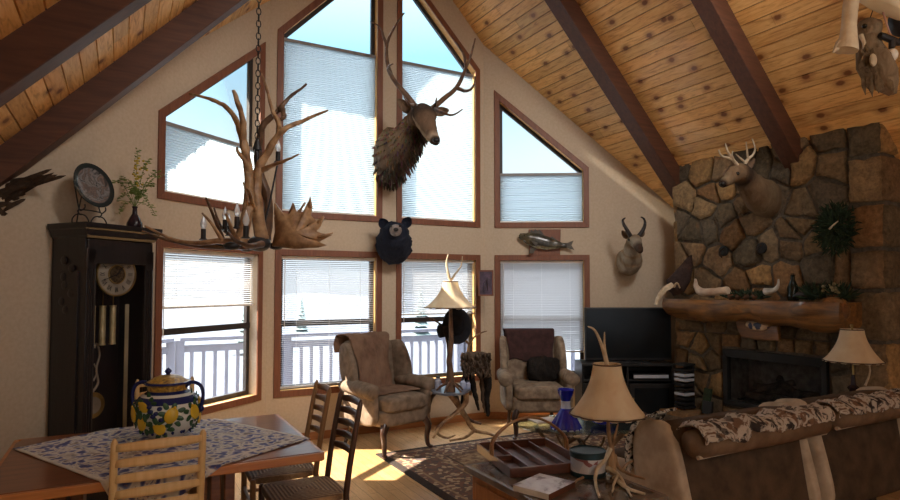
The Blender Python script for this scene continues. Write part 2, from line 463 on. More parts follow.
M_['screen'] = mat('tv_screen', (.008, .010, .012), (.012, .014, .016), 3, .22, spec=.22)
M_['blackwood'] = mat('black_cabinet', (.018, .017, .018), (.012, .012, .013), 8, .4)
M_['grey'] = mat('grey_plastic', S(190, 195, 205), S(170, 175, 186), 8, .35)
def rawhide():
    w = N('rawhide_shade'); v = w.coord(); f = w.noise(v, 7, 6, .6, .5)
    col = w.ramp(f, [(.3, S(244, 232, 206)), (.7, S(226, 204, 168))])
    d = w.n('ShaderNodeBsdfDiffuse'); t = w.n('ShaderNodeBsdfTranslucent'); w.l(col, d.inputs[0]); w.l(col, t.inputs[0])
    mx = w.n('ShaderNodeMixShader'); mx.inputs[0].default_value = .35
    w.l(d.outputs[0], mx.inputs[1]); w.l(t.outputs[0], mx.inputs[2]); w.l(mx.outputs[0], w.out.inputs[0]); return w.m
M_['rawhide'] = rawhide()
M_['lace'] = mat('leather_lacing', S(96, 70, 50), S(72, 52, 38), 40, .8)
def bluegl():
    w = N('cobalt_glass'); v = w.coord(); f = w.noise(v, 9, 3)
    w.set(w.ramp(f, [(.4, S(22, 30, 170)), (.7, S(44, 60, 206))]), .08, 0, .6); w.b.inputs['Transmission Weight'].default_value = .35
    return w.m
M_['cobalt'] = bluegl()
M_['paleglass'] = mat('pale_blue_glass', S(186, 194, 214), S(150, 160, 196), 14, .2)
M_['paper'] = mat('paper', S(222, 216, 206), S(204, 196, 186), 12, .7)
def magazine():
    w = N('magazine_cover'); v = w.coord(); f = w.noise(v, 12, 4, .6, .4)
    return w.set(w.ramp(f, [(.40, S(222, 216, 214)), (.56, S(204, 194, 194)), (.63, S(132, 112, 112)), (.72, S(88, 74, 78))]), .35)
M_['mag'] = magazine()
M_['stonetop'] = mat('brown_stone_top', S(112, 98, 88), S(74, 64, 58), 7, .12, spec=.6)
M_['oak'] = wood('oak_cabinet', S(190, 132, 72), S(156, 100, 50), 2, .45, 5)
M_['walnut'] = wood('walnut_tray', S(112, 64, 44), S(80, 44, 30), 0, .4, 6, .15)
M_['bentwood'] = wood('bent_handle', S(176, 136, 92), S(140, 100, 64), 0, .4, 6, .15)
M_['tin'] = mat('teal_tin', S(40, 66, 72), S(28, 46, 52), 10, .35, .3)
def tinband():
    w = N('tin_picture_band'); v = w.coord(); f = w.vor(v, 16, 'F1', 'Color'); bw = w.n('ShaderNodeRGBToBW'); w.l(f, bw.inputs[0])
    return w.set(w.ramp(bw.outputs[0], [(.2, S(200, 196, 196)), (.45, S(140, 86, 84)), (.6, S(176, 180, 190)), (.8, S(92, 100, 120))], 'CONSTANT'), .35, .2)
M_['tinband'] = tinband()
def plain(name, c, rough=.6, metal=0): 
    return mat(name, c, tuple(q*.82 for q in c), 12, rough, metal)
M_['white'] = plain('white_glaze', S(222, 222, 214), .2)
M_['lemon'] = plain('lemon_glaze', S(226, 186, 52), .25)
M_['leafglaze'] = plain('green_glaze', S(58, 92, 62), .25)
M_['blueglaze'] = plain('navy_glaze', S(34, 42, 96), .2)
M_['eye'] = mat('glass_eye', (.006, .005, .004), (.01, .008, .006), 5, .08)
M_['nose'] = mat('dark_nose', S(30, 26, 26), S(22, 20, 20), 20, .4)
M_['green'] = mat('evergreen', S(44, 64, 40), S(26, 40, 26), 20, .8)
M_['leaf'] = mat('sprig_leaf', S(128, 142, 70), S(96, 116, 58), 20, .7)
M_['flower'] = mat('yellow_flower', S(206, 180, 66), S(178, 148, 50), 20, .7)
M_['vase'] = mat('dark_plum_vase', S(52, 36, 46), S(36, 26, 34), 8, .25)
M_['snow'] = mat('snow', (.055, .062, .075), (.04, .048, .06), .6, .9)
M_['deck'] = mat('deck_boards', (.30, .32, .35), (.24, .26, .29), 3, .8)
M_['railpaint'] = mat('railing_paint', S(96, 100, 116), S(88, 92, 108), 5, .6)
M_['conifer'] = mat('conifer', S(110, 124, 122), S(84, 98, 98), 3, .9)
M_['trunk'] = mat('trunk_bark', S(110, 96, 88), S(84, 72, 66), 6, .9)

M_['earfur'] = fur_mat('ear_fur', S(136, 112, 90), S(92, 74, 60), 24, (1, 1, .5))
M_['snow_eave'] = M_['snow']
M_['roll'] = mat('brown_sofa_roll', S(124, 100, 78), S(98, 78, 60), 9, .8, bump=.35, bscale=140, spec=.2)
# ------------------------------------------------------------------ the room
RX = 2.62                                                            # ridge
def roof(X): return 3.218+1.051*X if X < RX else 8.724-1.051*X
B1, B4 = R(38.157), R(31.413)
XL, XR, XA, XB, YC = -.74, 5.95, 1.307, 3.906, 6.302
class Facet:
    def __init__(s, o, e): s.o = Vector((o[0], o[1], 0)); s.e = Vector((e[0], e[1], 0)); s.n = Vector((-e[1], e[0], 0))   # n points outdoors
    def sx(s, X): return (X-s.o.x)/s.e.x
    def P(s, X, z, d=0):                                             # point by room X, height, and distance outwards
        p = s.o+s.e*s.sx(X)+s.n*d; return Vector((p.x, p.y, z))
    def px(s, x, y, off=0): return hit(x, y, s.n, s.n.dot(s.o)+off)
F1 = Facet((XL, YC-(XA-XL)*math.tan(B1)), (math.cos(B1), math.sin(B1)))
F2 = Facet((XA, YC), (1, 0))
F4 = Facet((XB, YC), (math.cos(B4), -math.sin(B4)))
def yfront(X): return F1.P(X, 0).y if X < XA else (YC if X < XB else F4.P(X, 0).y)

WT = .15
LZ0, LZ1, UZ0 = .472, 1.994, 2.328
WIN = [  # facet, x0, x1, upper left top, upper right top
    (F1, .236, 1.238, 3.055, 4.110), (F2, 1.378, 2.557, 4.289, 5.50), (F2, 2.730, 3.846, 5.45, 4.289), (F4, 4.016, 5.000, 4.046, 3.066)]
def wall(name, f, x0, x1, wins):
    mb = MB()
    def pc(pts): mb.prism([f.P(x, z) for x, z in pts], f.n*WT)
    I = .05                                                          # opening is a little smaller than the casing
    xs = x0
    for (g, a, b, tl, tr) in wins:
        a += I; b -= I; k = (tr-tl)/(b-a+2*I)
        pc([(xs, -.05), (a, -.05), (a, roof(a)+.02), (xs, roof(xs)+.02)])
        pc([(a, -.05), (b, -.05), (b, LZ0+I), (a, LZ0+I)])
        pc([(a, LZ1-I), (b, LZ1-I), (b, UZ0+I), (a, UZ0+I)])
        la, lb = tl+k*I-I*1.2, tr-k*I-I*1.2
        pc([(a, la), (b, lb), (b, roof(b)+.02), (a, roof(a)+.02)])
        xs = b
    if xs < RX < x1: pc([(xs, -.05), (x1, -.05), (x1, roof(x1)+.02), (RX, roof(RX)+.02), (xs, roof(xs)+.02)])
    else: pc([(xs, -.05), (x1, -.05), (x1, roof(x1)+.02), (xs, roof(xs)+.02)])
    struct(name, mb, M_['paint'], smooth=False)
wall('wall_front_left', F1, XL, XA, [WIN[0]])
# the middle wall is one slab split at the ridge post
mb = MB()
wall('wall_front', F2, XA, XB, [WIN[1], WIN[2]])
wall('wall_front_right', F4, XB, XR, [WIN[3]])
YB = -3.4
mb = MB(); mb.box((XL-.075, (YB+F1.o.y)/2, 1.2), (.15, F1.o.y-YB, 2.55)); struct('wall_left', mb, M_['paint'], smooth=False)
mb = MB(); ye = F4.P(XR, 0).y; mb.box((XR+.075, (YB+ye)/2, 1.2), (.15, ye-YB, 2.55)); struct('wall_right', mb, M_['paint'], smooth=False)
# back of the room: an unseen opening added behind the camera for fill daylight
OX0, OX1, OZ = 1.0, 3.2, 2.1
mb = MB()
for q in ([(XL, -.05), (OX0, -.05), (OX0, roof(OX0)), (XL, roof(XL))], [(OX1, -.05), (XR, -.05), (XR, roof(XR)), (OX1, roof(OX1))],
          [(OX0, OZ), (OX1, OZ), (OX1, roof(OX1)), (RX, roof(RX)), (OX0, roof(OX0))]):
    mb.prism([Vector((x, YB, z)) for x, z in q], (0, -.15, 0))
struct('wall_back', mb, M_['paint'], smooth=False)

mb = MB()
mb.prism([Vector(p) for p in ((XL-.1, YB-.1, 0), (XR+.1, YB-.1, 0), (XR+.1, F4.P(XR, 0).y, 0), (XB, YC+.1, 0), (XA, YC+.1, 0), (XL-.1, F1.P(XL, 0).y, 0))], (0, 0, -.12))
struct('floor', mb, M_['floor'], smooth=False)

# tongue and groove pine ceilings, each board with its own tone
def ceiling(name, side):
    mb = MB(); L = math.hypot(1, 1.051); ux = 1/L; uz = 1.051/L; w = .1222
    r = random.Random(3 if side < 0 else 5)
    nb = int(4.45*L/w)
    for i in range(nb):
        s0 = i*w; y = YB-.05
        def P(s, yy, up):                                            # s measured down the slope from the ridge
            X = RX+side*s*ux; return Vector((X+side*up*uz, yy, roof(RX)-s*uz+up*ux))
        Xm = RX+side*(s0+w/2)*ux
        yend = (yfront(min(max(Xm, XL), XR)))+(.74 if side < 0 else .50)
        while y < yend:
            ln = r.uniform(1.6, 3.8); y2 = min(y+ln, yend)
            if yend-y2 < .5: y2 = yend
            t = r.uniform(.80, 1.12); h = r.uniform(-.04, .05)
            mb.color((t*(1+h), t, t*(1-h*1.4)))
            g = .0035; hh = .012
            a, b = s0+.0015, s0+w-.0015
            vs = [P(a, y+.001, hh), P(a, y2-.001, hh), P(b, y2-.001, hh), P(b, y+.001, hh),
                  P(a+g, y+.001, 0), P(a+g, y2-.001, 0), P(b-g, y2-.001, 0), P(b-g, y+.001, 0)]
            mb.add(vs, [(4, 5, 6, 7), (0, 1, 5, 4), (1, 2, 6, 5), (2, 3, 7, 6), (3, 0, 4, 7)])
            y = y2
    struct(name, mb, M_['plank'], smooth=False)
    mb = MB()
    xe = RX+side*4.42*1.0
    pts = []
    X = RX
    xs = [RX, XA if side < 0 else XB, XL if side < 0 else XR, xe]
    lo = [Vector((x, YB-.1, roof(RX)-abs(x-RX)*1.051+.02)) for x in xs]
    hi = [Vector((x, yfront(min(max(x, XL), XR))+(.76 if side < 0 else .52), roof(RX)-abs(x-RX)*1.051+.02)) for x in xs]
    mb.prism(lo+hi[::-1], (0, 0, .22))
    struct('roof_deck', mb, M_['trunk'], smooth=False)
ceiling('ceiling_left', -1)
ceiling('ceiling_right', 1)
def rafter(name, xa, xb, y0, y1, d=.25):
    mb = MB(); pts = [Vector((x, y0, roof(x)+dz)) for x, dz in ((xa, .01), (xb, .01), (xb, -d), (xa, -d))]
    mb.prism(pts, (0, y1-y0, 0)); struct(name, mb, M_['beam'], smooth=False, bevel=.006)
rafter('trim_1', XL-.02, RX-.002, 4.66, 4.83, .25)
rafter('trim_2', XL-.02, RX-.002, 3.27, 3.43, .25)
rafter('trim_3', RX+.002, XR+.02, 4.68, 4.86, .26)
rafter('trim_4', RX+.002, 5.56, 3.29, 3.45, .26)
rafter('trim_5', RX+.002, 5.56, 1.86, 2.02, .26)
rafter('trim_6', XL-.02, RX-.002, 1.86, 2.02, .26)

# baseboards
def baseboard(name, f, x0, x1):
    mb = MB(); mb.prism([f.P(x0, .001), f.P(x1, .001), f.P(x1, .085), f.P(x0, .085)], f.n*-.014)
    struct(name, mb, M_['base'], smooth=False)
baseboard('baseboard_front_left', F1, XL, XA); baseboard('baseboard_front', F2, XA, XB); baseboard('baseboard_front_right', F4, XB, XR)
mb = MB(); mb.box((XL+.008, 1.2, .043), (.014, 6.9, .085)); struct('baseboard_left', mb, M_['base'], smooth=False)
mb = MB(); mb.box((XR-.008, -.4, .043), (.014, 5.8, .085)); struct('baseboard_right', mb, M_['base'], smooth=False)

# ------------------------------------------------------------------ windows
def inset(poly, d):
    n = len(poly); out = []
    ar = sum(poly[i][0]*poly[(i+1) % n][1]-poly[(i+1) % n][0]*poly[i][1] for i in range(n))
    sg = 1 if ar > 0 else -1
    ln = []
    for i in range(n):
        a = poly[i]; b = poly[(i+1) % n]; dx, dy = b[0]-a[0], b[1]-a[1]; l = math.hypot(dx, dy)
        nx, ny = -dy/l*sg, dx/l*sg
        ln.append((a[0]+nx*d, a[1]+ny*d, dx, dy))
    for i in range(n):
        x1, y1, a1, b1 = ln[i-1]; x2, y2, a2, b2 = ln[i]
        den = a1*b2-b1*a2; t = ((x2-x1)*b2-(y2-y1)*a2)/den
        out.append((x1+a1*t, y1+b1*t))
    return out
def window(i, f, poly, midrail=None):
    """poly in (distance along wall, height)"""
    w = thing('window_%d' % i, None, None, f.o+f.e*poly[0][0]+Vector((0, 0, poly[0][1])), 0, None, 'structure')
    def P(q, d): p = f.o+f.e*q[0]+f.n*d; return Vector((p.x, p.y, q[1]))
    def rg(a, b, d0, d1): return MB().ring([P(q, d0) for q in inset(poly, a)], [P(q, d0) for q in inset(poly, b)], f.n*(d1-d0))
    rg(0, .066, -.018, -.0005).build('casing', M_['casing'], w, False, .003, world=True)
    rg(.049, .062, -.010, .135).build('jamb', M_['jamb'], w, False, world=True)
    s = rg(.062, .105, .092, .132)
    if midrail:
        q = inset(poly, .062); x0, x1 = min(p[0] for p in q), max(p[0] for p in q)
        s.prism([P((x0, midrail-.028), .085), P((x1, midrail-.028), .085), P((x1, midrail+.028), .085), P((x0, midrail+.028), .085)], f.n*.045)
    s.build('sash', M_['sash'], w, False, .002, world=True)
    MB().prism([P(q, .108) for q in inset(poly, .10)], f.n*.006).build('pane', M_['glass'], w, False, world=True)
    return w
def upoly(f, x0, x1, tl, tr): return [(f.sx(x0), UZ0), (f.sx(x1), UZ0), (f.sx(x1), tr), (f.sx(x0), tl)]
for i, (f, x0, x1, tl, tr) in enumerate(WIN):
    window(i+1, f, [(f.sx(x0), LZ0), (f.sx(x1), LZ0), (f.sx(x1), LZ1), (f.sx(x0), LZ1)], 1.22)
    window(i+5, f, upoly(f, x0, x1, tl, tr))
# cellular shades in the upper windows
SHL = ['white cellular shade with a bright sunlit patch, behind the antler chandelier', 'tall white cellular shade left of the elk head',
       'tall white cellular shade right of the elk head', 'small white cellular shade above the mounted fish']
for (f, x0, x1, tl, tr), lab in zip(WIN, SHL):
    zt = min(tl, tr)-.065; s0, s1 = f.sx(x0)+.068, f.sx(x1)-.068; zb = UZ0+.07
    root = thing('cellular_shade', lab, 'window shade', f.o+f.e*s0+Vector((0, 0, zt)), 0, 'cellular shades in the upper windows')
    def P(s, z, d): p = f.o+f.e*s+f.n*d; return Vector((p.x, p.y, z))
    n = int((zt-zb-.03)/.011)
    zz = [zt-.02-(zt-zb-.035)*k/n for k in range(n+1)]
    mb = MB()
    for sg in (-1,):
        pts = [(z, .045+sg*(.007 if k % 2 else 0)) for k, z in enumerate(zz)]
        vs = [P(s, z, d) for s in (s0+.006, s1-.006) for z, d in pts]; m = len(pts)
        mb.add(vs, [(k, k+1, m+k+1, m+k) for k in range(m-1)])
    mb.build('pleated_fabric', M_['shade'], root, False, world=True)
    def barr(z, h): 
        b = MB(); b.prism([P(s0+.003, z-h/2, .028), P(s1-.003, z-h/2, .028), P(s1-.003, z+h/2, .028), P(s0+.003, z+h/2, .028)], f.n*.034); return b
    barr(zt-.008, .034).build('top_rail', M_['shrail'], root, False, .003, world=True)
    barr(zb+.008, .018).build('bottom_rail', M_['rail'], root, False, .003, world=True)
# slatted blinds in the lower windows
BL = [(1.425, 'white slatted blind half lowered beside the tall clock', 28), (.56, 'white slatted blind lowered all the way, behind the hide-draped armchair', 14),
      (1.285, 'white slatted blind half lowered behind the lamp with the black hat', 40), (.815, 'white slatted blind nearly closed, below the mounted fish', 58)]
for (f, x0, x1, tl, tr), (zb, lab, tilt) in zip(WIN, BL):
    s0, s1 = f.sx(x0)+.070, f.sx(x1)-.070; zt = LZ1-.07
    root = thing('slatted_blind', lab, 'blind', f.o+f.e*s0+Vector((0, 0, zt)), 0, 'slatted blinds in the lower windows')
    def P(s, z, d): p = f.o+f.e*s+f.n*d; return Vector((p.x, p.y, z))
    mb = MB(); z = zt-.035; a = R(tilt)
    while z > zb+.012:
        dz = .0115*math.sin(a); dd = .0115*math.cos(a)
        vs = [P(s0+.004, z+dz, .05-dd), P(s1-.004, z+dz, .05-dd), P(s1-.004, z-dz, .05+dd), P(s0+.004, z-dz, .05+dd)]
        mb.add(vs, [(0, 1, 2, 3)]); z -= .0205
    mb.build('slats', M_['slat'], root, False, world=True)
    b = MB(); b.prism([P(s0, zt-.03, .032), P(s1, zt-.03, .032), P(s1, zt, .032), P(s0, zt, .032)], f.n*.034)
    b.build('head_rail', M_['rail'], root, False, .002, world=True)
    b = MB(); b.prism([P(s0, zb-.008, .038), P(s1, zb-.008, .038), P(s1, zb+.010, .038), P(s0, zb+.010, .038)], f.n*.024)
    b.build('bottom_rail', M_['rail'], root, False, .002, world=True)
    for t in (.16, .5, .84):
        s = s0+(s1-s0)*t; MB().cyl(P(s, zt, .036), P(s, zb, .036), .0012, seg=4).build('ladder_cord', M_['rail'], root, False, world=True)
    b = MB().cyl(P(s0+.04, zt-.02, .022), P(s0+.04, zt-.75, .022), .004, seg=6); b.build('tilt_wand', M_['rail'], root, world=True)

# ------------------------------------------------------------------ outdoors
mb = MB()
def gz(x, y): 
    d = math.hypot(x-2.5, y-6); h = -2.6-.02*min(d, 60)
    h += noise.noise((x*.03, y*.03, 1))*min(d*.05, 4)+noise.noise((x*.006, y*.006, 4))*max(0, min((d-90)*.03, 7))
    return h
NR, NA = 40, 72
vs = [Vector((2.5, 6, -2.6))]; fs = []
for i in range(NR):
    r = 1.0*1.16**i*1.0
    for k in range(NA):
        a = 2*PI*k/NA; x, y = 2.5+r*math.cos(a), 6+r*math.sin(a); vs.append(Vector((x, y, gz(x, y))))
for k in range(NA): fs.append((0, 1+k, 1+(k+1) % NA))
for i in range(NR-1):
    for k in range(NA):
        k2 = (k+1) % NA; fs.append((1+i*NA+k, 1+(i+1)*NA+k, 1+(i+1)*NA+k2, 1+i*NA+k2))
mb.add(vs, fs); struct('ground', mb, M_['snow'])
def off(f, X, d): p = f.P(X, 0, d); return p
mb = MB()
cor = [F1.P(-.8, 0, .16), F2.P(XA, 0, .16), F2.P(XB, 0, .16), F4.P(6.0, 0, .16)]
outc = [F1.P(-.9, 0, 2.1)+Vector((-1.5, -1.0, 0)), Vector((.55, 8.35, 0)), Vector((4.75, 8.35, 0)), F4.P(6.0, 0, 2.1)+Vector((1.4, -.8, 0))]
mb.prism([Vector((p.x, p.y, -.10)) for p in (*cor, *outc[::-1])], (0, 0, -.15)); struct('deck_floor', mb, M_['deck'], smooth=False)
RL = ['white deck railing outside the window beside the tall clock', 'white deck railing outside the two middle windows', 'white deck railing outside the window behind the wing chair with the maroon throw']
for k in range(3):
    a, b = outc[k], outc[k+1]; e = (b-a).normalized(); nrm = Vector((e.y, -e.x, 0))
    a = a+nrm*.12+e*.1; b = b+nrm*.12-e*.1; L = (b-a).length
    root = thing('deck_railing', RL[k], 'railing', Vector((a.x, a.y, -.1)), 0, 'railings of the snowy deck')
    z0 = -.1
    for t in [0, .33, .66, 1.0]:
        p = a.lerp(b, t); m = MB(); m.box((p.x, p.y, z0+.52), (.10, .10, 1.04)); m.build('post', M_['railpaint'], root, False, world=True)
    m = MB(); m.bar((a.x, a.y, .95), (b.x, b.y, .95), .13, .045); m.build('top_rail', M_['railpaint'], root, False, world=True)
    m = MB(); m.bar((a.x, a.y, .83), (b.x, b.y, .83), .04, .085); m.bar((a.x, a.y, .02), (b.x, b.y, .02), .04, .085); m.build('cross_rail', M_['railpaint'], root, False, world=True)
    m = MB(); n = int(L/.135)
    for i in range(1, n):
        p = a.lerp(b, i/n); m.box((p.x, p.y, .43), (.042, .042, .86))
    m.build('balusters', M_['railpaint'], root, False, world=True)
tl = [(246, 48, 'beyond the railing seen through the window beside the clock'), (302, 66, 'seen in the window left of the bear head'), (421, 52, 'seen below the half lowered blind left of the black hat')]
for x, D, where in tl:
    p = px(x, 287, D); z = gz(p.x, p.y)-.05; h = 3.9+rnd.random()*.8 if D < 95 else 4.5
    root = thing('conifer_tree', 'snowy grey-green conifer '+where, 'tree', (p.x, p.y, z), 0, 'trees in the snow beyond the deck')
    m = MB().cyl((0, 0, 0), (0, 0, h*.5), .09, .05); m.build('trunk', M_['trunk'], root)
    m = MB(); tiers = 9
    for i in range(tiers):
        zz = .5+(h-.5)*i/tiers; rr = (1-i/tiers)*h*.22+.08
        m.lathe([(.01, zz+h/tiers*1.5), (rr*.6, zz+.2*h/tiers), (rr, zz-.15), (.02, zz+.05)], seg=14, rip=lambda a, z: .16*math.sin(a*7+z*9))
    m.jitter(.06, 3, x); m.build('crown', M_['conifer'], root)
# ------------------------------------------------------------------ stone fireplace on the right
SX, SY0, SY1, SZ = 5.47, 2.62, 4.76, 2.985
FB = (3.105, 4.15, .40, .968)                                        # firebox y0 y1 z0 z1
def clip(poly, nx, ny, d):
    out = []
    for i in range(len(poly)):
        a, b = poly[i-1], poly[i]; da = a[0]*nx+a[1]*ny-d; db = b[0]*nx+b[1]*ny-d
        if (da <= 0) != (db <= 0):
            t = da/(da-db); out.append((a[0]+(b[0]-a[0])*t, a[1]+(b[1]-a[1])*t))
        if db <= 0: out.append(b)
    return out
STC = [S(140, 120, 92), S(118, 104, 84), S(130, 110, 86), S(104, 94, 78), S(154, 126, 88), S(116, 106, 92), S(136, 108, 78), S(98, 90, 78)]
def stones(mb, P, rect, seeds, r, prot=(.02, .055), grout=.011):
    """irregular field stones filling a rectangle; P(u, v, d) gives the point"""
    u0, u1, v0, v1 = rect
    for i, s in enumerate(seeds):
        poly = [(u0, v0), (u1, v0), (u1, v1), (u0, v1)]
        for j, q in enumerate(seeds):
            if i == j: continue
            nx, ny = q[0]-s[0], q[1]-s[1]; l = math.hypot(nx, ny)
            if l > 1.6: continue
            nx /= l; ny /= l
            poly = clip(poly, nx, ny, (s[0]+q[0])/2*nx+(s[1]+q[1])/2*ny-grout)
            if len(poly) < 3: break
        if len(poly) < 3: continue
        stone(mb, P, poly, r, prot)
def stone(mb, P, poly, r, prot):
    n = len(poly); cu = sum(p[0] for p in poly)/n; cv = sum(p[1] for p in poly)/n
    # refine the outline so that edges can wander
    q = []
    for i in range(n):
        a, b = poly[i], poly[(i+1) % n]; m = max(1, int(math.hypot(b[0]-a[0], b[1]-a[1])/.06))
        for k in range(m): q.append((a[0]+(b[0]-a[0])*k/m, a[1]+(b[1]-a[1])*k/m))
    n = len(q); c = r.choice(STC); t = r.uniform(.85, 1.45); mb.color(tuple(x*t for x in c))
    h = r.uniform(*prot); tu, tv = r.uniform(-.04, .04), r.uniform(-.04, .04); so = r.random()*50
    vs = []; rings = [(1.0, -.01, .0), (.985, h*.55, .4), (.93, h*.92, 1), (.62, h*1.05, 1), (.3, h*1.1, 1)]
    for sc, d, w in rings:
        for (u, v) in q:
            uu, vv = cu+(u-cu)*sc, cv+(v-cv)*sc
            nz = noise.noise((u*9+so, v*9, 2.0)); n2 = noise.noise((uu*13, vv*13+so, 5.0))
            k = 1-.018*abs(nz)*2/max(.08, math.hypot(u-cu, v-cv)) if sc > .9 else 1
            vs.append(P(cu+(uu-cu)*k, cv+(vv-cv)*k, d+w*(tu*(uu-cu)+tv*(vv-cv)+.012*n2)))
    vs.append(P(cu, cv, h*1.1+.012*noise.noise((cu*13, cv*13+so, 5))))
    fs = []
    for g in range(len(rings)-1):
        for k in range(n): fs.append((g*n+k, g*n+(k+1) % n, (g+1)*n+(k+1) % n, (g+1)*n+k))
    g = len(rings)-1
    for k in range(n): fs.append((g*n+k, g*n+(k+1) % n, (g+1)*n))
    mb.add(vs, fs)
def seeds(r, u0, u1, v0, v1, du, dv, jit=.36):
    out = []; nv = max(1, round((v1-v0)/dv)); nu = max(1, round((u1-u0)/du))
    for j in range(nv):
        for i in range(nu):
            u = u0+(i+.5+(.25 if j % 2 else -.25))*(u1-u0)/nu+r.uniform(-jit, jit)*du; v = v0+(j+.5)*(v1-v0)/nv+r.uniform(-jit, jit)*dv
            out.append((min(max(u, u0+.03), u1-.03), min(max(v, v0+.03), v1-.03)))
    return out
fp = thing('stone_fireplace', 'floor-to-ceiling fieldstone fireplace with a log mantel', 'fireplace', (5.7, 3.7, 0))
r = random.Random(21)
mb = MB()
Pf = lambda u, v, d: Vector((SX+.03-d, u, v))
QY = 2.90                                                            # quoin column at the right corner
y0, y1, z0, z1 = FB
stones(mb, Pf, (QY, SY1, 1.12, SZ), seeds(r, QY, SY1, 1.12, SZ, .25, .22, .42), r, (.015, .06), .009)
stones(mb, Pf, (y1+.03, SY1, 0, 1.12), seeds(r, y1+.03, SY1, 0, 1.12, .2, .22, .4), r)
stones(mb, Pf, (QY, y0-.03, 0, 1.12), seeds(r, QY, y0-.03, 0, 1.12, .3, .30), r)
stones(mb, Pf, (y0-.03, y1+.03, z1+.02, 1.12), seeds(r, y0-.03, y1+.03, z1+.02, 1.12, .2, .15, .12), r)
stones(mb, Pf, (y0-.03, y1+.03, 0, z0-.02), seeds(r, y0-.03, y1+.03, 0, z0-.02, .3, .2, .25), r)
zz = 0; zs = []
while zz < SZ-.05:
    h = r.uniform(.26, .44); h = SZ-zz if SZ-zz-h < .15 else h; zs.append((zz, zz+h)); zz += h
for a, b in zs:
    w = r.uniform(.0, .06); stone(mb, Pf, [(SY0+.012, a+.011), (QY-.011, a+.011), (QY-.011, b-.011), (SY0+.012, b-.011)], r, (.03, .055))
Ps = lambda u, v, d: Vector((u, SY0+.03-d, v))
for a, b in zs: stone(mb, Ps, [(SX+.01, a+.011), (XR-.02, a+.011), (XR-.02, b-.011), (SX+.01, b-.011)], r, (.03, .05))
Pl = lambda u, v, d: Vector((u, SY1-.03+d, v))
stones(mb, Pl, (SX, 5.80, 0, SZ), seeds(r, SX, 5.8, 0, SZ, .3, .32), r)
mb.build('stonework', M_['stone'], fp, 'full', world=True)
mb = MB()
x0, x1 = SX+.03, XR-.01
def blk(a, b, c, d): mb.box(((x0+x1)/2, (a+b)/2, (c+d)/2), (x1-x0, b-a, d-c))
blk(SY0+.03, y0, 0, SZ-.04); blk(y1, SY1-.03, 0, SZ-.04); blk(y0, y1, z1, SZ-.04); blk(y0, y1, 0, z0)
mb.box((x1-.03, (y0+y1)/2, (z0+z1)/2), (.05, y1-y0, z1-z0))
mb.build('mortar', M_['mortar'], fp, False, world=True)
# raised hearth
mb = MB(); Ph = lambda u, v, d: Vector((u, v, .27+d))
stones(mb, Ph, (5.08, SX+.02, 2.66, 4.66), seeds(r, 5.08, SX, 2.66, 4.66, .3, .42, .2), r, (.01, .03), .006)
Pg = lambda u, v, d: Vector((5.11-d, u, v))
stones(mb, Pg, (2.66, 4.66, 0, .27), seeds(r, 2.66, 4.66, 0, .27, .36, .2, .2), r, (.01, .03), .008)
mb.box((5.28, 3.66, .135), (.34, 1.98, .27)); mb.build('hearth', M_['stone'], fp, 'full', world=True)
# firebox insert
mb = MB(); ro = [Vector((SX-.012, y, z)) for y, z in ((y0, z0), (y1, z0), (y1, z1), (y0, z1))]
ri = [Vector((SX-.012, y, z)) for y, z in ((y0+.05, z0+.05), (y1-.05, z0+.05), (y1-.05, z1-.08), (y0+.05, z1-.08))]
mb.ring(ro, ri, (.06, 0, 0)); fr = mb.build('firebox_frame', M_['blackmetal'], fp, False, .004, world=True)
mb = MB(); mb.box((SX+.38, (y0+y1)/2, (z0+z1)/2), (.02, y1-y0, z1-z0))
mb.box((SX+.2, y0+.012, (z0+z1)/2), (.36, .02, z1-z0)); mb.box((SX+.2, y1-.012, (z0+z1)/2), (.36, .02, z1-z0)); mb.box((SX+.2, (y0+y1)/2, z0+.02), (.36, y1-y0, .03))
mb.build('firebox_lining', mat('firebox_grey', S(176, 172, 166), S(128, 124, 120), 14, .9), fp, False, world=True)
MB().box((SX+.03, (y0+y1)/2, (z0+z1)/2-.01), (.006, y1-y0-.09, z1-z0-.12)).build('fire_screen', glass_mat('smoked_glass', (.72, .72, .72), .0, .5), fp, False, world=True)
for k, (a, b, rr) in enumerate([((.13, 3.28, .50), (.15, 3.98, .51), .05), ((.22, 3.32, .58), (.17, 3.92, .60), .045), ((.10, 3.45, .60), (.26, 3.72, .70), .035), ((.12, 3.85, .58), (.24, 3.55, .68), .035)]):
    m = MB(); m.tube([(SX+a[0], a[1], a[2]), (SX+(a[0]+b[0])/2, (a[1]+b[1])/2+.02, (a[2]+b[2])/2), (SX+b[0], b[1], b[2])], rr, rr*.9, 10); m.jitter(.012, 18, k); m.build('fire_log', M_['char'], fp, world=True)
mb = MB()
for k in range(9): mb.cyl((SX+.08, 3.25+k*.095, .47), (SX+.30, 3.25+k*.095, .47), .007, seg=6)
mb.cyl((SX+.08, 3.22, .46), (SX+.08, 4.05, .46), .009, seg=6); mb.cyl((SX+.3, 3.22, .46), (SX+.3, 4.05, .46), .009, seg=6)
mb.build('log_grate', M_['blackmetal'], fp, world=True)
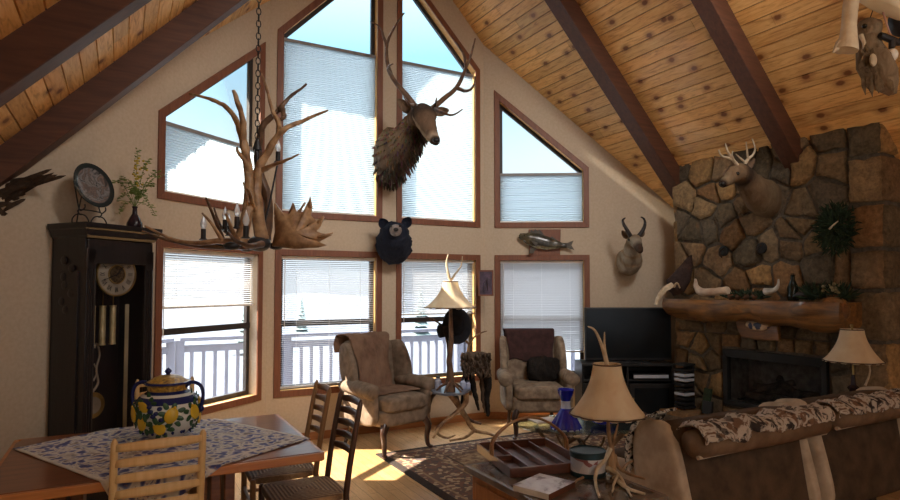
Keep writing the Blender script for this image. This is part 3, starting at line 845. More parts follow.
# mantel: a long split log, worn flat on top
def mant(u, v):
    y = 4.66-1.86*u; a = -PI/2+v*2*PI
    z = 1.375; hx = .19+.014*math.sin(u*9)+.01*math.sin(u*31); hz = .125+.022*math.sin(u*8+.6)+.012*math.sin(u*23)
    if u < .22: hz *= .62+.38*(u/.22); hx *= .78+.22*(u/.22)
    x = math.copysign(abs(math.cos(a))**.62, math.cos(a)); q = math.copysign(abs(math.sin(a))**.75, math.sin(a))
    xx = 5.31-hx*x*(1-.25*max(0, -q))
    return (xx, y, z+.098*min(q, .55)/.55 if q > 0 else z+hz*q)
mb = MB(); nu, nv = 60, 36
for i in range(nu+1):
    mb.v += [Vector(mant(i/nu, j/nv)) for j in range(nv)]
mb.f = [(i*nv+j, (i+1)*nv+j, (i+1)*nv+(j+1) % nv, i*nv+(j+1) % nv) for i in range(nu) for j in range(nv)]
mb.f += [tuple(range(nv)), tuple(nu*nv+j for j in range(nv-1, -1, -1))]
top = max(v.z for v in mb.v)
mb.v = [v+(noise.noise_vector(v*5)*.022+noise.noise_vector(v*16)*.012) if v.z < top-.02 else v for v in mb.v]
for i, v in enumerate(mb.v): mb.c[i] = (1, 1, 1)
mantel = mb.build('log_mantel', M_['log'], fp, True, world=True)
MZ = top+.004
m = MB(); c = px(833, 311, dist((5.2, 2.86, 1.36)))
m.loft([c+Vector((.26, .26, .03)), c+Vector((.12, .10, 0)), c+Vector((.02, .0, 0)), c, c+Vector((-.015, -.012, 0))], [.10, .115, .12, .11, .06], 16)
m.jitter(.012, 16, 3); m.build('sawn_branch_stub', M_['log'], mantel, world=True)
def mz(x): return pX(x, 292, 5.30)
# painted wood burl hung below the mantel
m = MB()
ctr = [pX(x, y, 5.34) for x, y in ((735, 319), (748, 315), (776, 315), (779, 341), (757, 340), (741, 337), (737, 328))]
m.prism(ctr, (.045, 0, 0)); m.jitter(.006, 20, 2)
bl = m.build('burl_plaque', M_['log'], None, False, .008); tag(bl, 'shiny carved wood slab hanging below the middle of the log mantel', 'plaque')
m = MB(); c = pX(757, 326, 5.335); m.ball(c, (.02, .13, .05), 16); m.jitter(.02, 12, 5); m.build('painted_scene', mat('painted_scene_blue_white', S(206, 182, 150), S(60, 66, 96), 14, .3, lo=.48, hi=.52), bl)
m = MB(); m.prism([pX(x, y, 5.37) for x, y in ((697, 314), (712, 312.5), (737, 314), (737, 319), (715, 318.5), (700, 317))], (.03, 0, 0)); m.jitter(.004, 20, 3)
tag(m.build('bark_slab', M_['log'], None, False, .004), 'thin reddish bark slab under the left part of the log mantel', 'bark')
# ------------------------------------------------------------------ dining corner
TX0, TX1, TY0, TY1, TZ = -.50, .93, 3.085, 4.155, .75
t = thing('dining_table', 'brown wooden dining table under the blue patterned cloth', 'table', ((TX0+TX1)/2, (TY0+TY1)/2, 0))
m = MB(); m.prism([Vector((x, y, TZ)) for x, y in ((TX0+.02, TY0+.008), (TX1-.008, TY0+.008), (TX1-.008, TY1-.008), (TX0+.03, TY1-.008), (TX0+.008, TY1-.10), (TX0+.008, TY0+.05))], (0, 0, -.022))
m.build('tabletop', M_['table'], t, False, .004, world=True)
m = MB()
for a, b in (((TX0, TY0), (TX1, TY0)), ((TX1, TY0), (TX1, TY1)), ((TX1, TY1), (TX0, TY1)), ((TX0, TY1), (TX0, TY0))):
    m.bar((a[0], a[1], TZ-.024), (b[0], b[1], TZ-.024), .022, .042)
m.build('edge_band', M_['edge'], t, False, .006, world=True)
for x in (-.24, .46):
    p = MB()
    for dx in (-.07, .0, .07): p.box((x+dx, 3.62, .40), (.055, .34, .60))
    pp = p.build('pedestal', M_['table'], t, False, .008, world=True)
    q = MB(); q.prism([Vector((x-.06, y, z)) for y, z in ((3.2, .04), (4.04, .04), (4.04, .09), (3.85, .13), (3.39, .13), (3.2, .09))], (.12, 0, 0)); q.build('foot', M_['table'], pp, False, .008, world=True)
    q = MB(); q.box((x, 3.62, .695), (.20, .72, .06)); q.build('top_bearer', M_['table'], pp, False, .006, world=True)
m = MB(); m.box((.11, 3.62, .22), (.60, .05, .12)); m.build('stretcher', M_['table'], t, False, .006, world=True)
# diamond-laid cloth, its near corner hanging over the table edge
m = MB(); KF, KL, KR = Vector((.051, 2.83)), Vector((-.485, 3.9)), Vector((.945, 3.37)); CC = (KL+KR)/2
def cl(u, v):
    p = KF+(KL-KF)*u+(KR-KF)*v; x, y = p.x, p.y
    z = TZ+.004+.003*noise.noise((x*9, y*9, 0))
    for lim, sg in ((TY0-.013, -1), (TY1+.013, 1)):
        ov = (lim-y)*-sg
        if ov > 0:
            k = min(ov/.02, 1); y = lim+sg*(.010*k+.05*ov+.012*math.sin(x*24)*min(ov*6, 1)); z = TZ+.004-max(0, ov-.008)
    return (x, y, z)
m.sheet(cl, 60, 60, .0025)
inv = Vector((CC.x, CC.y, TZ)); cr = Matrix.Rotation(R(18.2), 3, 'Z'); m.v = [cr @ (v-inv) for v in m.v]
o = m.build('tablecloth', M_['cloth'], None, 'full'); o.location = inv; o.rotation_euler = (0, 0, R(-18.2))
tag(o, 'blue and white patterned cloth laid diamond-wise on the dining table', 'tablecloth')

# ladder-back chairs, front towards +y
def chair_parts(t, wm, seatm):
    W, D, HS, HB = .174, .19, .45, .965
    def by(z): return -D-.085*max(0, (z-HS)/(HB-HS))**1.2+ (.03*(1-z/HS) if z < HS else 0)*-1
    for sx in (-1, 1):
        m = MB(); zs = [0, .2, HS, .6, .75, .88, HB-.02, HB]
        m.loft([(sx*(W-.012*(z < .1)), by(z), z) for z in zs], [.013, .0165, .0175, .017, .0165, .0155, .014, .006], 12); m.build('back_post', wm, t)
        m = MB(); m.loft([(sx*(W+.03), D, z) for z in (0, .1, .25, .42, HS+.005, HS+.012)], [.012, .016, .0185, .0175, .016, .008], 12); m.build('front_leg', wm, t)
    for k in range(5):
        z = .925-k*.068; m = MB()
        def sl(u, v):
            x = (u-.5)*2*(W-.008); b = by(z)-.028*(1-(2*u-1)**2)
            h = .021-.006*abs(2*u-1)**2
            return (x, b-.004, z+(v-.5)*2*h-.008*0+.006*(1-(2*u-1)**2))
        m.sheet(sl, 14, 3, -.011); m.build('slat', wm, t, 'full')
    m = MB()
    m.puff((0, 0, HS-.004), (.40, .41, .045), .3, 12, fn=lambda q: Vector((q.x*(1+.35*q.y), q.y, q.z))); m.build('seat', seatm, t)
    for z, yy in ((.16, D), (.30, D)):
        m = MB(); m.tube([(-W-.03, yy, z), (0, yy, z), (W+.03, yy, z)], .0105, .0105, 10); m.build('stretcher', wm, t)
    for sx in (-1, 1):
        for z in (.13, .27):
            m = MB(); m.tube([(sx*W, -D, z), (sx*(W+.014), 0, z), (sx*(W+.03), D, z)], .0105, .0105, 10); m.build('stretcher', wm, t)
    m = MB(); m.tube([(-W, -D, .22), (0, -D, .22), (W, -D, .22)], .0105, .0105, 10); m.build('stretcher', wm, t)
def chair(label, loc, rz, wm):
    t = thing('ladder_back_chair', label, 'chair', loc, rz, 'ladder-back chairs at the dining table'); chair_parts(t, wm, M_['rush']); return t
c1 = chair('pale ladder-back chair in front of the table, its back to the viewer', (.150, 3.195, 0), R(2), M_['pale'])
c2 = dup(c1, (.262, 4.42, 0), R(176), 'pale ladder-back chair on the far side of the table, behind the lemon jar')
c3 = chair('dark ladder-back chair at the right end of the table, nearest the viewer', (.925, 3.43, 0), R(90), M_['darkchair'])
c4 = chair('brown ladder-back chair at the table end, between the dark chair and the windows', (.905, 3.93, 0), R(87), M_['midchair'])

# lemon jar
jc = pz(167, 436, TZ+.009)
jar = thing('lemon_jar', 'round lidded ceramic jar painted with lemons on the dining table', 'jar', jc)
k = .97
prof = [(.0, .0), (.085, .0), (.10, .008), (.148, .055), (.178, .115), (.184, .155), (.172, .205), (.140, .246), (.108, .262), (.100, .268)]
prof = [(a*k, b*k) for a, b in prof]
def jr(z):
    for (a, b), (c, d) in zip(prof, prof[1:]):
        if b <= z <= d: return a+(c-a)*(z-b)/(d-b+1e-9)
    return .1
m = MB(); m.lathe(prof, seg=40); m.build('body', M_['white'], jar)
m = MB(); m.lathe([(jr(.205*k)+.002, .205*k), (jr(.236*k)+.003, .236*k), (.108*k+.004, .262*k), (.104*k, .27*k)], seg=40); m.build('navy_band', M_['blueglaze'], jar)
m = MB(); m.lathe([(.098*k, .262*k), (.106*k, .27*k), (.108*k, .296*k), (.118*k, .304*k), (.110*k, .306*k), (.05, .305*k)], seg=36); m.build('neck', mat('amber_speckled_glaze', S(208, 168, 74), S(120, 90, 40), 60, .3), jar)
lid = MB(); lid.lathe([(.0, .306*k), (.122*k, .307*k), (.124*k, .314*k), (.105*k, .322*k), (.075*k, .342*k), (.04*k, .353*k), (.0, .357*k)], seg=36); ld = lid.build('lid', mat('amber_lid_glaze', S(206, 164, 66), S(110, 84, 44), 55, .3), jar)
m = MB(); m.lathe([(.118*k, .303*k), (.128*k, .308*k), (.124*k, .318*k), (.112*k, .319*k)], seg=36); m.build('lid_rim', M_['blueglaze'], ld)
m = MB(); m.lathe([(.004, .350*k), (.012, .356*k), (.010, .362*k), (.020, .374*k), (.016, .384*k), (.006, .392*k), (.001, .397*k)], seg=16); m.build('knob', M_['blueglaze'], ld)
for sx in (-1, 1):
    e = (RT*sx); e.z = 0
    m = MB(); m.tube([e*.095+Vector((0, 0, .285*k)), e*.135+Vector((0, 0, .312*k)), e*.182+Vector((0, 0, .296*k)), e*.200+Vector((0, 0, .25*k)), e*.196+Vector((0, 0, .20*k)), e*.186+Vector((0, 0, .165*k))], .011, .010, 8); m.build('handle', M_['blueglaze'], jar)
    m = MB(); m.ball(e*.19+Vector((0, 0, .160*k)), (.017, .017, .02)); m.build('handle_boss', M_['blueglaze'], jar)
fx = -FW.copy(); fx.z = 0; fx.normalize()
def onjar(dx, z, d=.002):                                            # a spot on the belly seen from the room
    rr = jr(z); a = math.asin(max(-1, min(1, dx/rr))); return (RT*math.sin(a)+fx*math.cos(a))*(rr+d)+Vector((0, 0, z)), (RT*math.sin(a)+fx*math.cos(a))
nl = 0
for ring in range(3):                                                # the pattern runs right round the jar
    base = Matrix.Rotation(ring*2*PI/3, 3, 'Z')
    for dx, z, sc, rot in ((-.125, .150, 1.1, .5), (-.055, .195, .9, .9), (-.062, .110, 1.05, 0), (.030, .085, 1.05, .3), (.092, .150, 1.1, -.4)):
        p, nr = onjar(dx, z*k); nr.normalize(); sd = Vector((0, 0, 1)).cross(nr).normalized(); u = nr.cross(sd)
        mm = Matrix((sd, u, nr)).transposed() @ Matrix.Rotation(rot, 3, 'Z')
        m = MB(); m.ball((0, 0, 0), (.031*sc, .040*sc, .007), 12, mm); m.ball(mm @ Vector((0, .040*sc, 0)), (.009, .009, .005), 6, mm)
        m.v = [base @ (v+p) for v in m.v]; m.build('lemon', M_['lemon'], jar)
        lf = MB()
        for q in range(8):
            a = q*.82+rot; pp = p+sd*math.cos(a)*(.046+.012*(q % 2))+u*math.sin(a)*(.044+.010*(q % 2))
            rr = math.hypot(pp.x, pp.y); kk = (jr(min(max(pp.z, .01), .25))+.001)/rr; pp = Vector((pp.x*kk, pp.y*kk, pp.z))
            lf.ball(pp, (.026, .014, .004), 6, mm @ Matrix.Rotation(a-rot, 3, 'Z'))
        lf.v = [base @ v for v in lf.v]; lf.build('leaves', M_['leafglaze'], jar)
    m = MB()
    for dx, z in ((-.01, .175), (.02, .165), (.005, .150), (.035, .19), (.045, .13), (-.02, .20)):
        p, nr = onjar(dx, z*k); g_ = MB().ball(p, (.014, .014, .012), 6); g_.v = [base @ v for v in g_.v]; g_.build('grape', M_['blueglaze'], jar)
    for dx in (-.14, -.1, -.06, -.02, .02, .06, .1, .14):
        p, nr = onjar(dx*.8, .045*k); m.ball(p, (.008, .008, .012), 6)
    m.v = [base @ v for v in m.v]; m.build('border_pattern', M_['blueglaze'], jar)
# ------------------------------------------------------------------ grandfather clock against the left window wall
cb = F1.P(-.435, 0, -.02)                                            # back-left foot
ca = B1
clock = thing('grandfather_clock', 'tall dark wooden grandfather clock with glass door and brass pendulum', 'clock', cb, ca)
W, D, H = .525, .33, 2.0                                             # local: x along the wall, -y into the room
def cx(name, m, x0, x1, y0, y1, z0, z1, bev=.004, parent=None, mb=None):
    q = mb or MB(); q.box(((x0+x1)/2, -(y0+y1)/2, (z0+z1)/2), (x1-x0, y1-y0, z1-z0))
    return q if mb is not None else q.build(name, m, parent or clock, False, bev)
cs = MB()
cs.box((W/2, -.012, 1.0), (W, .024, 1.96)); cs.box((.012, -D/2, 1.0), (.024, D, 1.96)); cs.box((W-.012, -D/2, 1.0), (.024, D, 1.96))
cs.box((W/2, -D/2, .30), (W-.02, D-.01, .06)); cs.box((W/2, -D/2, 1.90), (W-.02, D-.01, .10))
case = cs.build('case', M_['clock'], clock, False, .004)
m = MB()
for x in (.035, W-.035): m.box((x, -D-.006, 1.05), (.07, .026, 1.62))
m.box((W/2, -D-.006, 1.84), (W-.02, .026, .16)); m.box((W/2, -D-.006, .33), (W-.02, .026, .18)); m.box((W/2, -D-.012, .14), (W+.03, .05, .26))
door = m.build('door', M_['clock'], clock, False, .005)
m = MB()
for x in (.035, W-.035):
    for dx in (-.018, 0, .018): m.cyl((x+dx, -D-.020, .46), (x+dx, -D-.020, 1.72), .0065, seg=8)
m.build('fluted_column', M_['clock'], door)
m = MB().box((W/2, -D-.012, 1.1), (W-.14, .004, 1.36)); m.build('door_glass', M_['glass'], door, False)
m = MB()
prof = [(0, 1.93), (.012, 1.945), (.016, 1.96), (.026, 1.985), (.034, 1.995), (.038, 2.012), (.038, 2.03)]
vs = []
for e, z in prof: vs += [Vector((-e, .0, z)), Vector((-e, -D-.02-e, z)), Vector((W+e, -D-.02-e, z)), Vector((W+e, .0, z))]
n = len(prof); fs = [(3, 2, 1, 0), tuple(4*(n-1)+q for q in range(4))]
for i in range(n-1): fs += [(4*i+q, 4*i+(q+1) % 4, 4*i+4+(q+1) % 4, 4*i+4+q) for q in range(4)]
m.add(vs, fs); m.build('crown_moulding', M_['clock'], clock, False)
m = MB(); m.box((W/2, -D/2-.005, .045), (W+.05, D+.05, .09)); m.box((W/2, -D/2-.005, .10), (W+.03, D+.03, .03)); m.build('plinth', M_['clock'], clock, False, .006)
m = MB()
for x in (0.0, ): # carved side panel
    m.box((-.004, -D/2, 1.16), (.012, D-.10, 1.10)); m.box((-.004, -D/2, .36), (.012, D-.10, .30))
for k in range(7): m.ball((-.010, -D/2+.05*math.sin(k*2.2), 1.45+k*.055), (.008, .03, .03), 8)
m.build('side_panel', M_['clock'], clock, False, .004)
# dial
DZ, DY = 1.69, -.285; FX = Matrix(((1, 0, 0), (0, 0, -1), (0, 1, 0)))  # local z -> -y (towards the room)
FXm = Matrix(((1, 0, 0), (0, 0, 1), (0, -1, 0)))
def disc(m, r0, r1, y, th, x=W/2, z=DZ, seg=40): m.lathe([(r0, 0), (r1, 0), (r1, th), (r0, th), (r0, 0)], (x, y, z), seg, Matrix(((1, 0, 0), (0, 0, -1), (0, 1, 0))), cap=False)
m = MB(); disc(m, .0005, .150, DY, .012); dial = m.build('dial', M_['silver'], clock)
m = MB(); disc(m, .0005, .062, DY-.012, .004); m.build('dial_center', mat('dial_center_dark', S(58, 48, 40), S(110, 94, 70), 60, .4, .5), dial)
m = MB(); disc(m, .144, .154, DY-.002, .016); disc(m, .060, .067, DY-.010, .010); m.build('dial_ring', M_['brass'], dial)
ROM = ['XII', 'I', 'II', 'III', 'IIII', 'V', 'VI', 'VII', 'VIII', 'IX', 'X', 'XI']
m = MB()
for k, tx in enumerate(ROM):
    a = -k*PI/6; R2 = Matrix.Rotation(a, 3, 'Z'); x = 0; wd = {'I': .006, 'V': .013, 'X': .013}; tw = sum(wd[c] for c in tx); x = -tw/2
    def st(x0, z0, x1, z1):
        p = [FX @ (R2 @ Vector((q[0]*1.3, q[1]*1.3+.108, 0))) for q in ((x0, z0), (x1, z1))]
        m.bar(p[0]+Vector((W/2, DY-.0135, DZ)), p[1]+Vector((W/2, DY-.0135, DZ)), .0028, .002, (0, -1, 0))
    for c in tx:
        w2 = wd[c]
        if c == 'I': st(x+w2/2, -.013, x+w2/2, .013)
        elif c == 'V': st(x+.001, .013, x+w2/2, -.013); st(x+w2-.001, .013, x+w2/2, -.013)
        else: st(x+.001, .013, x+w2-.001, -.013); st(x+w2-.001, .013, x+.001, -.013)
        x += w2
m.build('numerals', M_['blackmetal'], dial, False)
def hand(name, ang, L, w):
    m = MB(); d = FX @ Vector((math.sin(ang), math.cos(ang), 0)); o = Vector((W/2, DY-.020, DZ)); m.bar(o-d*.02, o+d*L*.6, w, .002, (0, -1, 0)); m.bar(o+d*L*.55, o+d*L, w*.5, .002, (0, -1, 0)); m.build(name, M_['blackmetal'], dial, False)
hand('hour_hand', R(40), .070, .011); hand('minute_hand', R(-112), .112, .008)
pbr = mat('pale_brass', S(206, 190, 150), S(176, 158, 118), 10, .4, .4)
for x in (W/2-.085, W/2-.005, W/2+.075):
    m = MB(); m.cyl((x, -.17, 1.20), (x, -.17, 1.46), .021, seg=16); m.cyl((x, -.17, 1.19), (x, -.17, 1.20), .024, seg=16); m.cyl((x, -.17, 1.46), (x, -.17, 1.47), .024, seg=16); wgt = m.build('weight', pbr, clock)
    m = MB().cyl((x, -.17, 1.47), (x, -.17, 1.60), .0025, seg=6); m.build('cable', M_['brass'], wgt)
m = MB(); m.box((W/2-.04, -.11, 1.12), (.020, .006, .84)); pend = m.build('pendulum_rod', M_['silver'], clock, False)
m = MB(); disc(m, .001, .092, -.125, .012, W/2-.04, .77); pb = m.build('pendulum_bob', M_['brass'], pend)
m = MB(); disc(m, .001, .060, -.136, .006, W/2-.04, .77); m.build('bob_center', M_['silver'], pb)
lx = W/2-.04
for sg in (-1, 1):
    m = MB(); m.tube([(lx, -.125, .86), (lx+sg*.045, -.125, .92), (lx+sg*.03, -.125, 1.02), (lx+sg*.052, -.125, 1.12), (lx+sg*.03, -.125, 1.20), (lx+sg*.012, -.125, 1.17)], .009, .006, 7, 6)
    m.tube([(lx+sg*.01, -.125, .94), (lx+sg*.035, -.125, 1.0), (lx+sg*.012, -.125, 1.06)], .006, .005, 6, 5); m.build('lyre_scroll', M_['silver'], pend)
m = MB(); m.box((W/2+.165, -.20, 1.0), (.03, .006, .95)); m.build('light_strip', mat('pale_strip', S(176, 160, 132), S(160, 144, 116), 5, .5), clock, False)
CT = 2.03
def clk(x, y, z=CT): return Matrix.Translation(cb) @ Matrix.Rotation(ca, 4, 'Z') @ Vector((x, y, z))
# display plate on a wire easel
pc = px(94, 184, 4.42); 
ea = thing('plate_easel', 'black scrolled wire easel holding a plate on top of the clock', 'stand', clk(.145, -.17), R(45))
m = MB(); s = .0045
for q in (-.075, .075): m.tube([(q-.065, 0, .0045), (q-.062, 0, .035), (q-.03, 0, .066), (q+.03, 0, .066), (q+.062, 0, .035), (q+.065, 0, .0045)], s, s, 6)
m.tube([(-.07, 0, .066), (-.085, .0, .07), (-.085, 0, .10), (.085, 0, .10), (.085, 0, .07), (.07, 0, .066)], s, s, 6)
m.build('scroll_base', M_['blackmetal'], ea)
m = MB()
for q in (-.085, .085): m.tube([(q, -.045, .135), (q, -.045, .11), (q, 0, .10), (q, .035, .22), (q, .055, .30)], s, s, 6)
m.tube([(-.085, .055, .295), (0, .062, .30), (.085, .055, .295)], s, s, 6); m.tube([(0, .06, .29), (0, .10, .12), (0, .12, .005)], s, s, 6)
m.build('holder', M_['blackmetal'], ea)
pr = Matrix.Rotation(R(-76), 3, 'X')
pl = MB(); pl.lathe([(.001, 0), (.09, .002), (.135, .014), (.160, .020), (.162, .024), (.135, .020), (.09, .008), (.001, .006)], seg=40, m=Matrix.Rotation(R(74), 3, 'X'))
plm = N('painted_plate'); v = plm.coord(); f = plm.noise(v, 13, 5, .6, .8); rr = plm.n('ShaderNodeVectorMath', operation='LENGTH'); plm.l(v, rr.inputs[0])
cc = plm.ramp(f, [(.36, S(50, 54, 60)), (.46, S(138, 140, 144)), (.52, S(92, 90, 90)), (.58, S(132, 118, 114)), (.66, S(70, 70, 72))])
cc = plm.mix(plm.ramp(rr.outputs['Value'], [(.126, 0.0), (.132, 1.0)]), cc, S(36, 48, 52)); plm.set(cc, .15, .1)
po = pl.build('display_plate', plm.m); po.location = clk(.145, -.17)+Matrix.Rotation(R(45), 3, 'Z') @ Vector((0, -.012, .118+.155)); po.rotation_euler = (0, R(-14), R(48))
tag(po, 'large round painted plate with a dark rim standing on the clock', 'plate')
# vase of sprigs
vb = clk(.50, -.17)
vs_o = thing('flower_vase', 'dark bottle vase with green and yellow sprigs on top of the clock', 'vase', vb)
m = MB(); m.lathe([(.001, 0), (.045, .0), (.056, .02), (.054, .05), (.035, .09), (.018, .12), (.015, .16), (.022, .175), (.018, .172), (.001, .165)], seg=24); m.build('body', M_['vase'], vs_o)
r = random.Random(11); stems = []
SP = [((138-139), 150), (-18, 178), (14, 186), (20, 172), (2, 196), (-22, 200), (-20, 214), (16, 214), (-8, 185), (9, 200), (24, 176), (-27, 182), (10, 160)]
dd = dist(vb)
lf = MB(); fl = MB(); st = MB()
top = vb+Vector((0, 0, .17))
for dx, y in SP:
    e = px(139+dx, y, dd+r.uniform(-.1, .1)); a = top; mid = a.lerp(e, .55)+Vector((0, 0, .07)) 
    pts = spline([a-vb, mid-vb, e-vb], 8); st.loft(pts, [.002]*len(pts), 5)
    for p in pts[5:]:
        for q in range(2):
            o_ = p+Vector((r.uniform(-.018, .018), r.uniform(-.018, .018), r.uniform(-.015, .018)))
            mm = Matrix.Rotation(r.uniform(0, 6), 3, 'Z') @ Matrix.Rotation(r.uniform(-1, 1), 3, 'X')
            lf.ball(o_, (.013, .006, .002), 6, mm)
for q in range(26):
    o_ = px(139+r.uniform(-6, 8), 172+r.uniform(-14, 14), dd)-vb; fl.ball(o_, (.010, .010, .008), 6)
for q in range(14):
    o_ = px(136+r.uniform(-5, 5), 190+r.uniform(-9, 9), dd)-vb; lf.ball(o_, (.016, .008, .016), 6)
st.build('stems', M_['leaf'], vs_o); lf.build('leaves', M_['leaf'], vs_o); fl.build('blossoms', M_['flower'], vs_o)

# ------------------------------------------------------------------ antler chandelier
CD = 3.8
def ant(m, pts, r0, r1, D=CD, seg=9, pw=1.0, sub=5):                 # pts: (x, y[, distance offset])
    m.tube([px(p[0], p[1], D+(p[2] if len(p) > 2 else 0)) for p in pts], r0, r1, seg, sub, pw)
hub = px(259, 243, CD)
ch = thing('antler_chandelier', 'antler chandelier hanging on a chain in front of the windows', 'chandelier', (hub.x, hub.y, hub.z))
m = MB()
ant(m, [(240, 243, -.15), (247, 215, -.1), (249, 180, 0), (244, 145, .0), (237, 122, .1), (226, 107, .15), (209, 98.5, .2), (190, 94, .25)], .040, .008, pw=.9)
ant(m, [(243, 140, 0), (243, 122, -.03), (238, 103, -.06), (233.5, 90, -.08)], .022, .011); m.jitter(.006, 22, 1)
ant(m, [(249, 172, 0), (245, 161, -.03), (238, 152, -.06), (237, 147, -.07)], .020, .006)
ant(m, [(240, 243, -.1), (233, 232, -.3), (226, 214, -.4)], .02, .006)
m.build('antler', M_['antler'], ch, world=True)
m = MB()
ant(m, [(262, 240, .0), (257, 205, .0), (258, 172, .05), (268, 152, .05), (282, 131, .05), (303, 121, .1), (328, 110, .1)], .044, .007, pw=.9)
ant(m, [(279, 135, .05), (279, 124, .1), (273, 112, .12), (268, 94, .15), (262, 74, .2)], .022, .005)
ant(m, [(262, 170, .05), (272, 166, .0), (284, 161, -.05), (299, 154, -.1)], .020, .004); m.jitter(.006, 22, 2)
ant(m, [(256, 215, 0), (250, 195, -.15), (247, 188, -.2)], .016, .006)
m.build('antler', M_['antler'], ch, world=True)
m = MB()
ant(m, [(266, 240, .25), (268, 200, .25), (258, 165, .25), (262, 128, .25), (277, 112, .25), (289, 98, .3), (307, 84, .3)], .036, .007)
ant(m, [(281, 107, .25), (284, 116, .2), (279, 121, .2)], .02, .01); m.jitter(.006, 22, 3)
m.build('antler', M_['antlerdark'], ch, world=True)
m = MB()
ant(m, [(256, 240, .0), (240, 242, -.05), (218, 241, -.1), (195, 243, -.1), (172, 239, -.05), (145, 226, .0)], .026, .006)
ant(m, [(222, 240, -.1), (212, 224, -.15), (202, 213, -.2)], .014, .005)
ant(m, [(247, 238, -.1), (243, 220, -.1), (246, 195, -.15), (243, 182, -.2)], .015, .004)
m.build('antler', M_['antler'], ch, world=True)
m = MB()
ant(m, [(258, 246, .1), (235, 247, .15), (200, 246, .2), (168, 240, .2), (142, 231, .2)], .024, .006)
ant(m, [(226, 246, .15), (216, 222, .2), (206, 198, .25)], .016, .007); m.build('antler', M_['antlerdark'], ch, world=True)
m = MB()
ant(m, [(262, 244, -.15), (250, 246, -.3), (236, 241, -.42), (228, 232, -.45)], .022, .006)
m.build('antler', M_['antlerdark'], ch, world=True)
m = MB(); ant(m, [(255, 242, .3), (238, 238, .4), (222, 228, .5), (214, 208, .55)], .022, .006)
m.build('antler', M_['antlerdark'], ch, world=True)
# flat palm with points
m = MB()
ol = [(272, 246), (275, 232), (274, 218), (275.5, 203), (282, 212), (289, 214), (293, 203), (296, 212), (303, 213), (307, 209), (310, 197.5), (312, 207), (311, 216), (318, 222), (324, 217), (320, 226), (316, 231), (321, 233), (332, 235), (322, 240), (317, 243), (326, 245), (318, 247.5), (295, 249)]
def curve(x, y): return CD-.02+.10*((x-295)/25)**2*.4-.05*((y-230)/20)
f_ = [px(x, y, curve(x, y)) for x, y in ol]
cen = px(294, 232, curve(294, 232)-.05); k0 = FW*.018
nO = len(f_); ins = [p.lerp(cen, .45)-FW*.012 for p in f_]
vs = f_+ins+[cen]+[p+k0 for p in f_]+[p+k0 for p in ins]+[cen+k0]
o2 = 2*nO+1; fs = []
for i in range(nO):
    j = (i+1) % nO
    fs += [(i, j, nO+j, nO+i), (nO+i, nO+j, 2*nO), (o2+j, o2+i, o2+nO+i, o2+nO+j), (o2+nO+j, o2+nO+i, o2+2*nO), (i, o2+i, o2+j, j)]
m.add(vs, fs)
for a, b in (((276, 214), (275, 203)), ((290, 213), (293, 203)), ((309, 210), (310, 197)), ((316, 224), (324, 216)), ((316, 238), (333, 233))): m.cyl(px(*a, curve(*a)+.01), px(*b, curve(*b)-.05), .012, .004, 8)
ant(m, [(296, 216, .05), (300, 210, .1), (305, 203, .15)], .012, .006)
m.jitter(.004, 30, 2); m.build('palm_antler', mat('tan_palm_antler', S(172, 136, 98), S(120, 90, 64), 16, .5, bump=.4, bscale=60), ch, 'full', world=True)
m = MB(); m.ball(hub+Vector((0, 0, -.005)), (.075, .075, .05), 12); m.cyl(hub, px(257, 150, CD+.1), .013, seg=10); m.cyl(px(257, 150, CD+.1), px(257, 140, CD+.1), .03, .012, 10)
for x, y, q in ((232, 246, -.2), (246, 248, .2), (276, 246, .1)): m.ball(px(x, y, CD+q), (.05, .035, .025), 8)
m.build('hub', M_['candle'], ch, world=True)
for i, (x, y, q) in enumerate(((203.5, 229, .0), (225, 220, .30), (237, 217, -.15), (278, 152, .25), (246, 226, -.4), (229, 226, .45))):
    b = px(x, y, CD+q); m = MB(); m.cyl(b-Vector((0, 0, .065)), b, .016, .015, 12); m.cyl(b-Vector((0, 0, .07)), b-Vector((0, 0, .06)), .028, .020, 12); sl = m.build('candle_sleeve', M_['candle'], ch, world=True)
    m = MB(); m.lathe([(.009, 0), (.017, .014), (.020, .03), (.014, .055), (.006, .078), (.001, .092)], b, 12); m.build('bulb', M_['bulb'], sl, world=True)
    if i < 4: m = MB(); m.tube([b-Vector((0, 0, .065)), (b+hub)/2-Vector((0, 0, .07)), hub], .007, .007, 6); m.build('wire_arm', M_['candle'], sl, world=True)
# chain up to the ceiling
p0 = px(257, 150, CD+.1)+Vector((0, 0, .03)); ztop = roof(p0.x)-.02; zc = p0.z; k = 0
m = MB()
while zc < ztop:
    rx = Vector((1, 0, 0)) if k % 2 else Vector((0, 1, 0)); pts = []
    for a in range(8):
        t_ = a*PI/4; pts.append(Vector((p0.x, p0.y, zc+.021))+rx*(.014*math.cos(t_))+Vector((0, 0, .025*math.sin(t_))))
    m.tube(pts, .0036, None, 5, 1, closed=True); zc += .041; k += 1
m.build('chain', M_['blackmetal'], ch, world=True)
m = MB(); m.cyl((p0.x, p0.y, roof(p0.x)-.055), (p0.x, p0.y, roof(p0.x)+.004), .055, .06, 16); m.build('ceiling_rose', M_['candle'], ch, world=True)
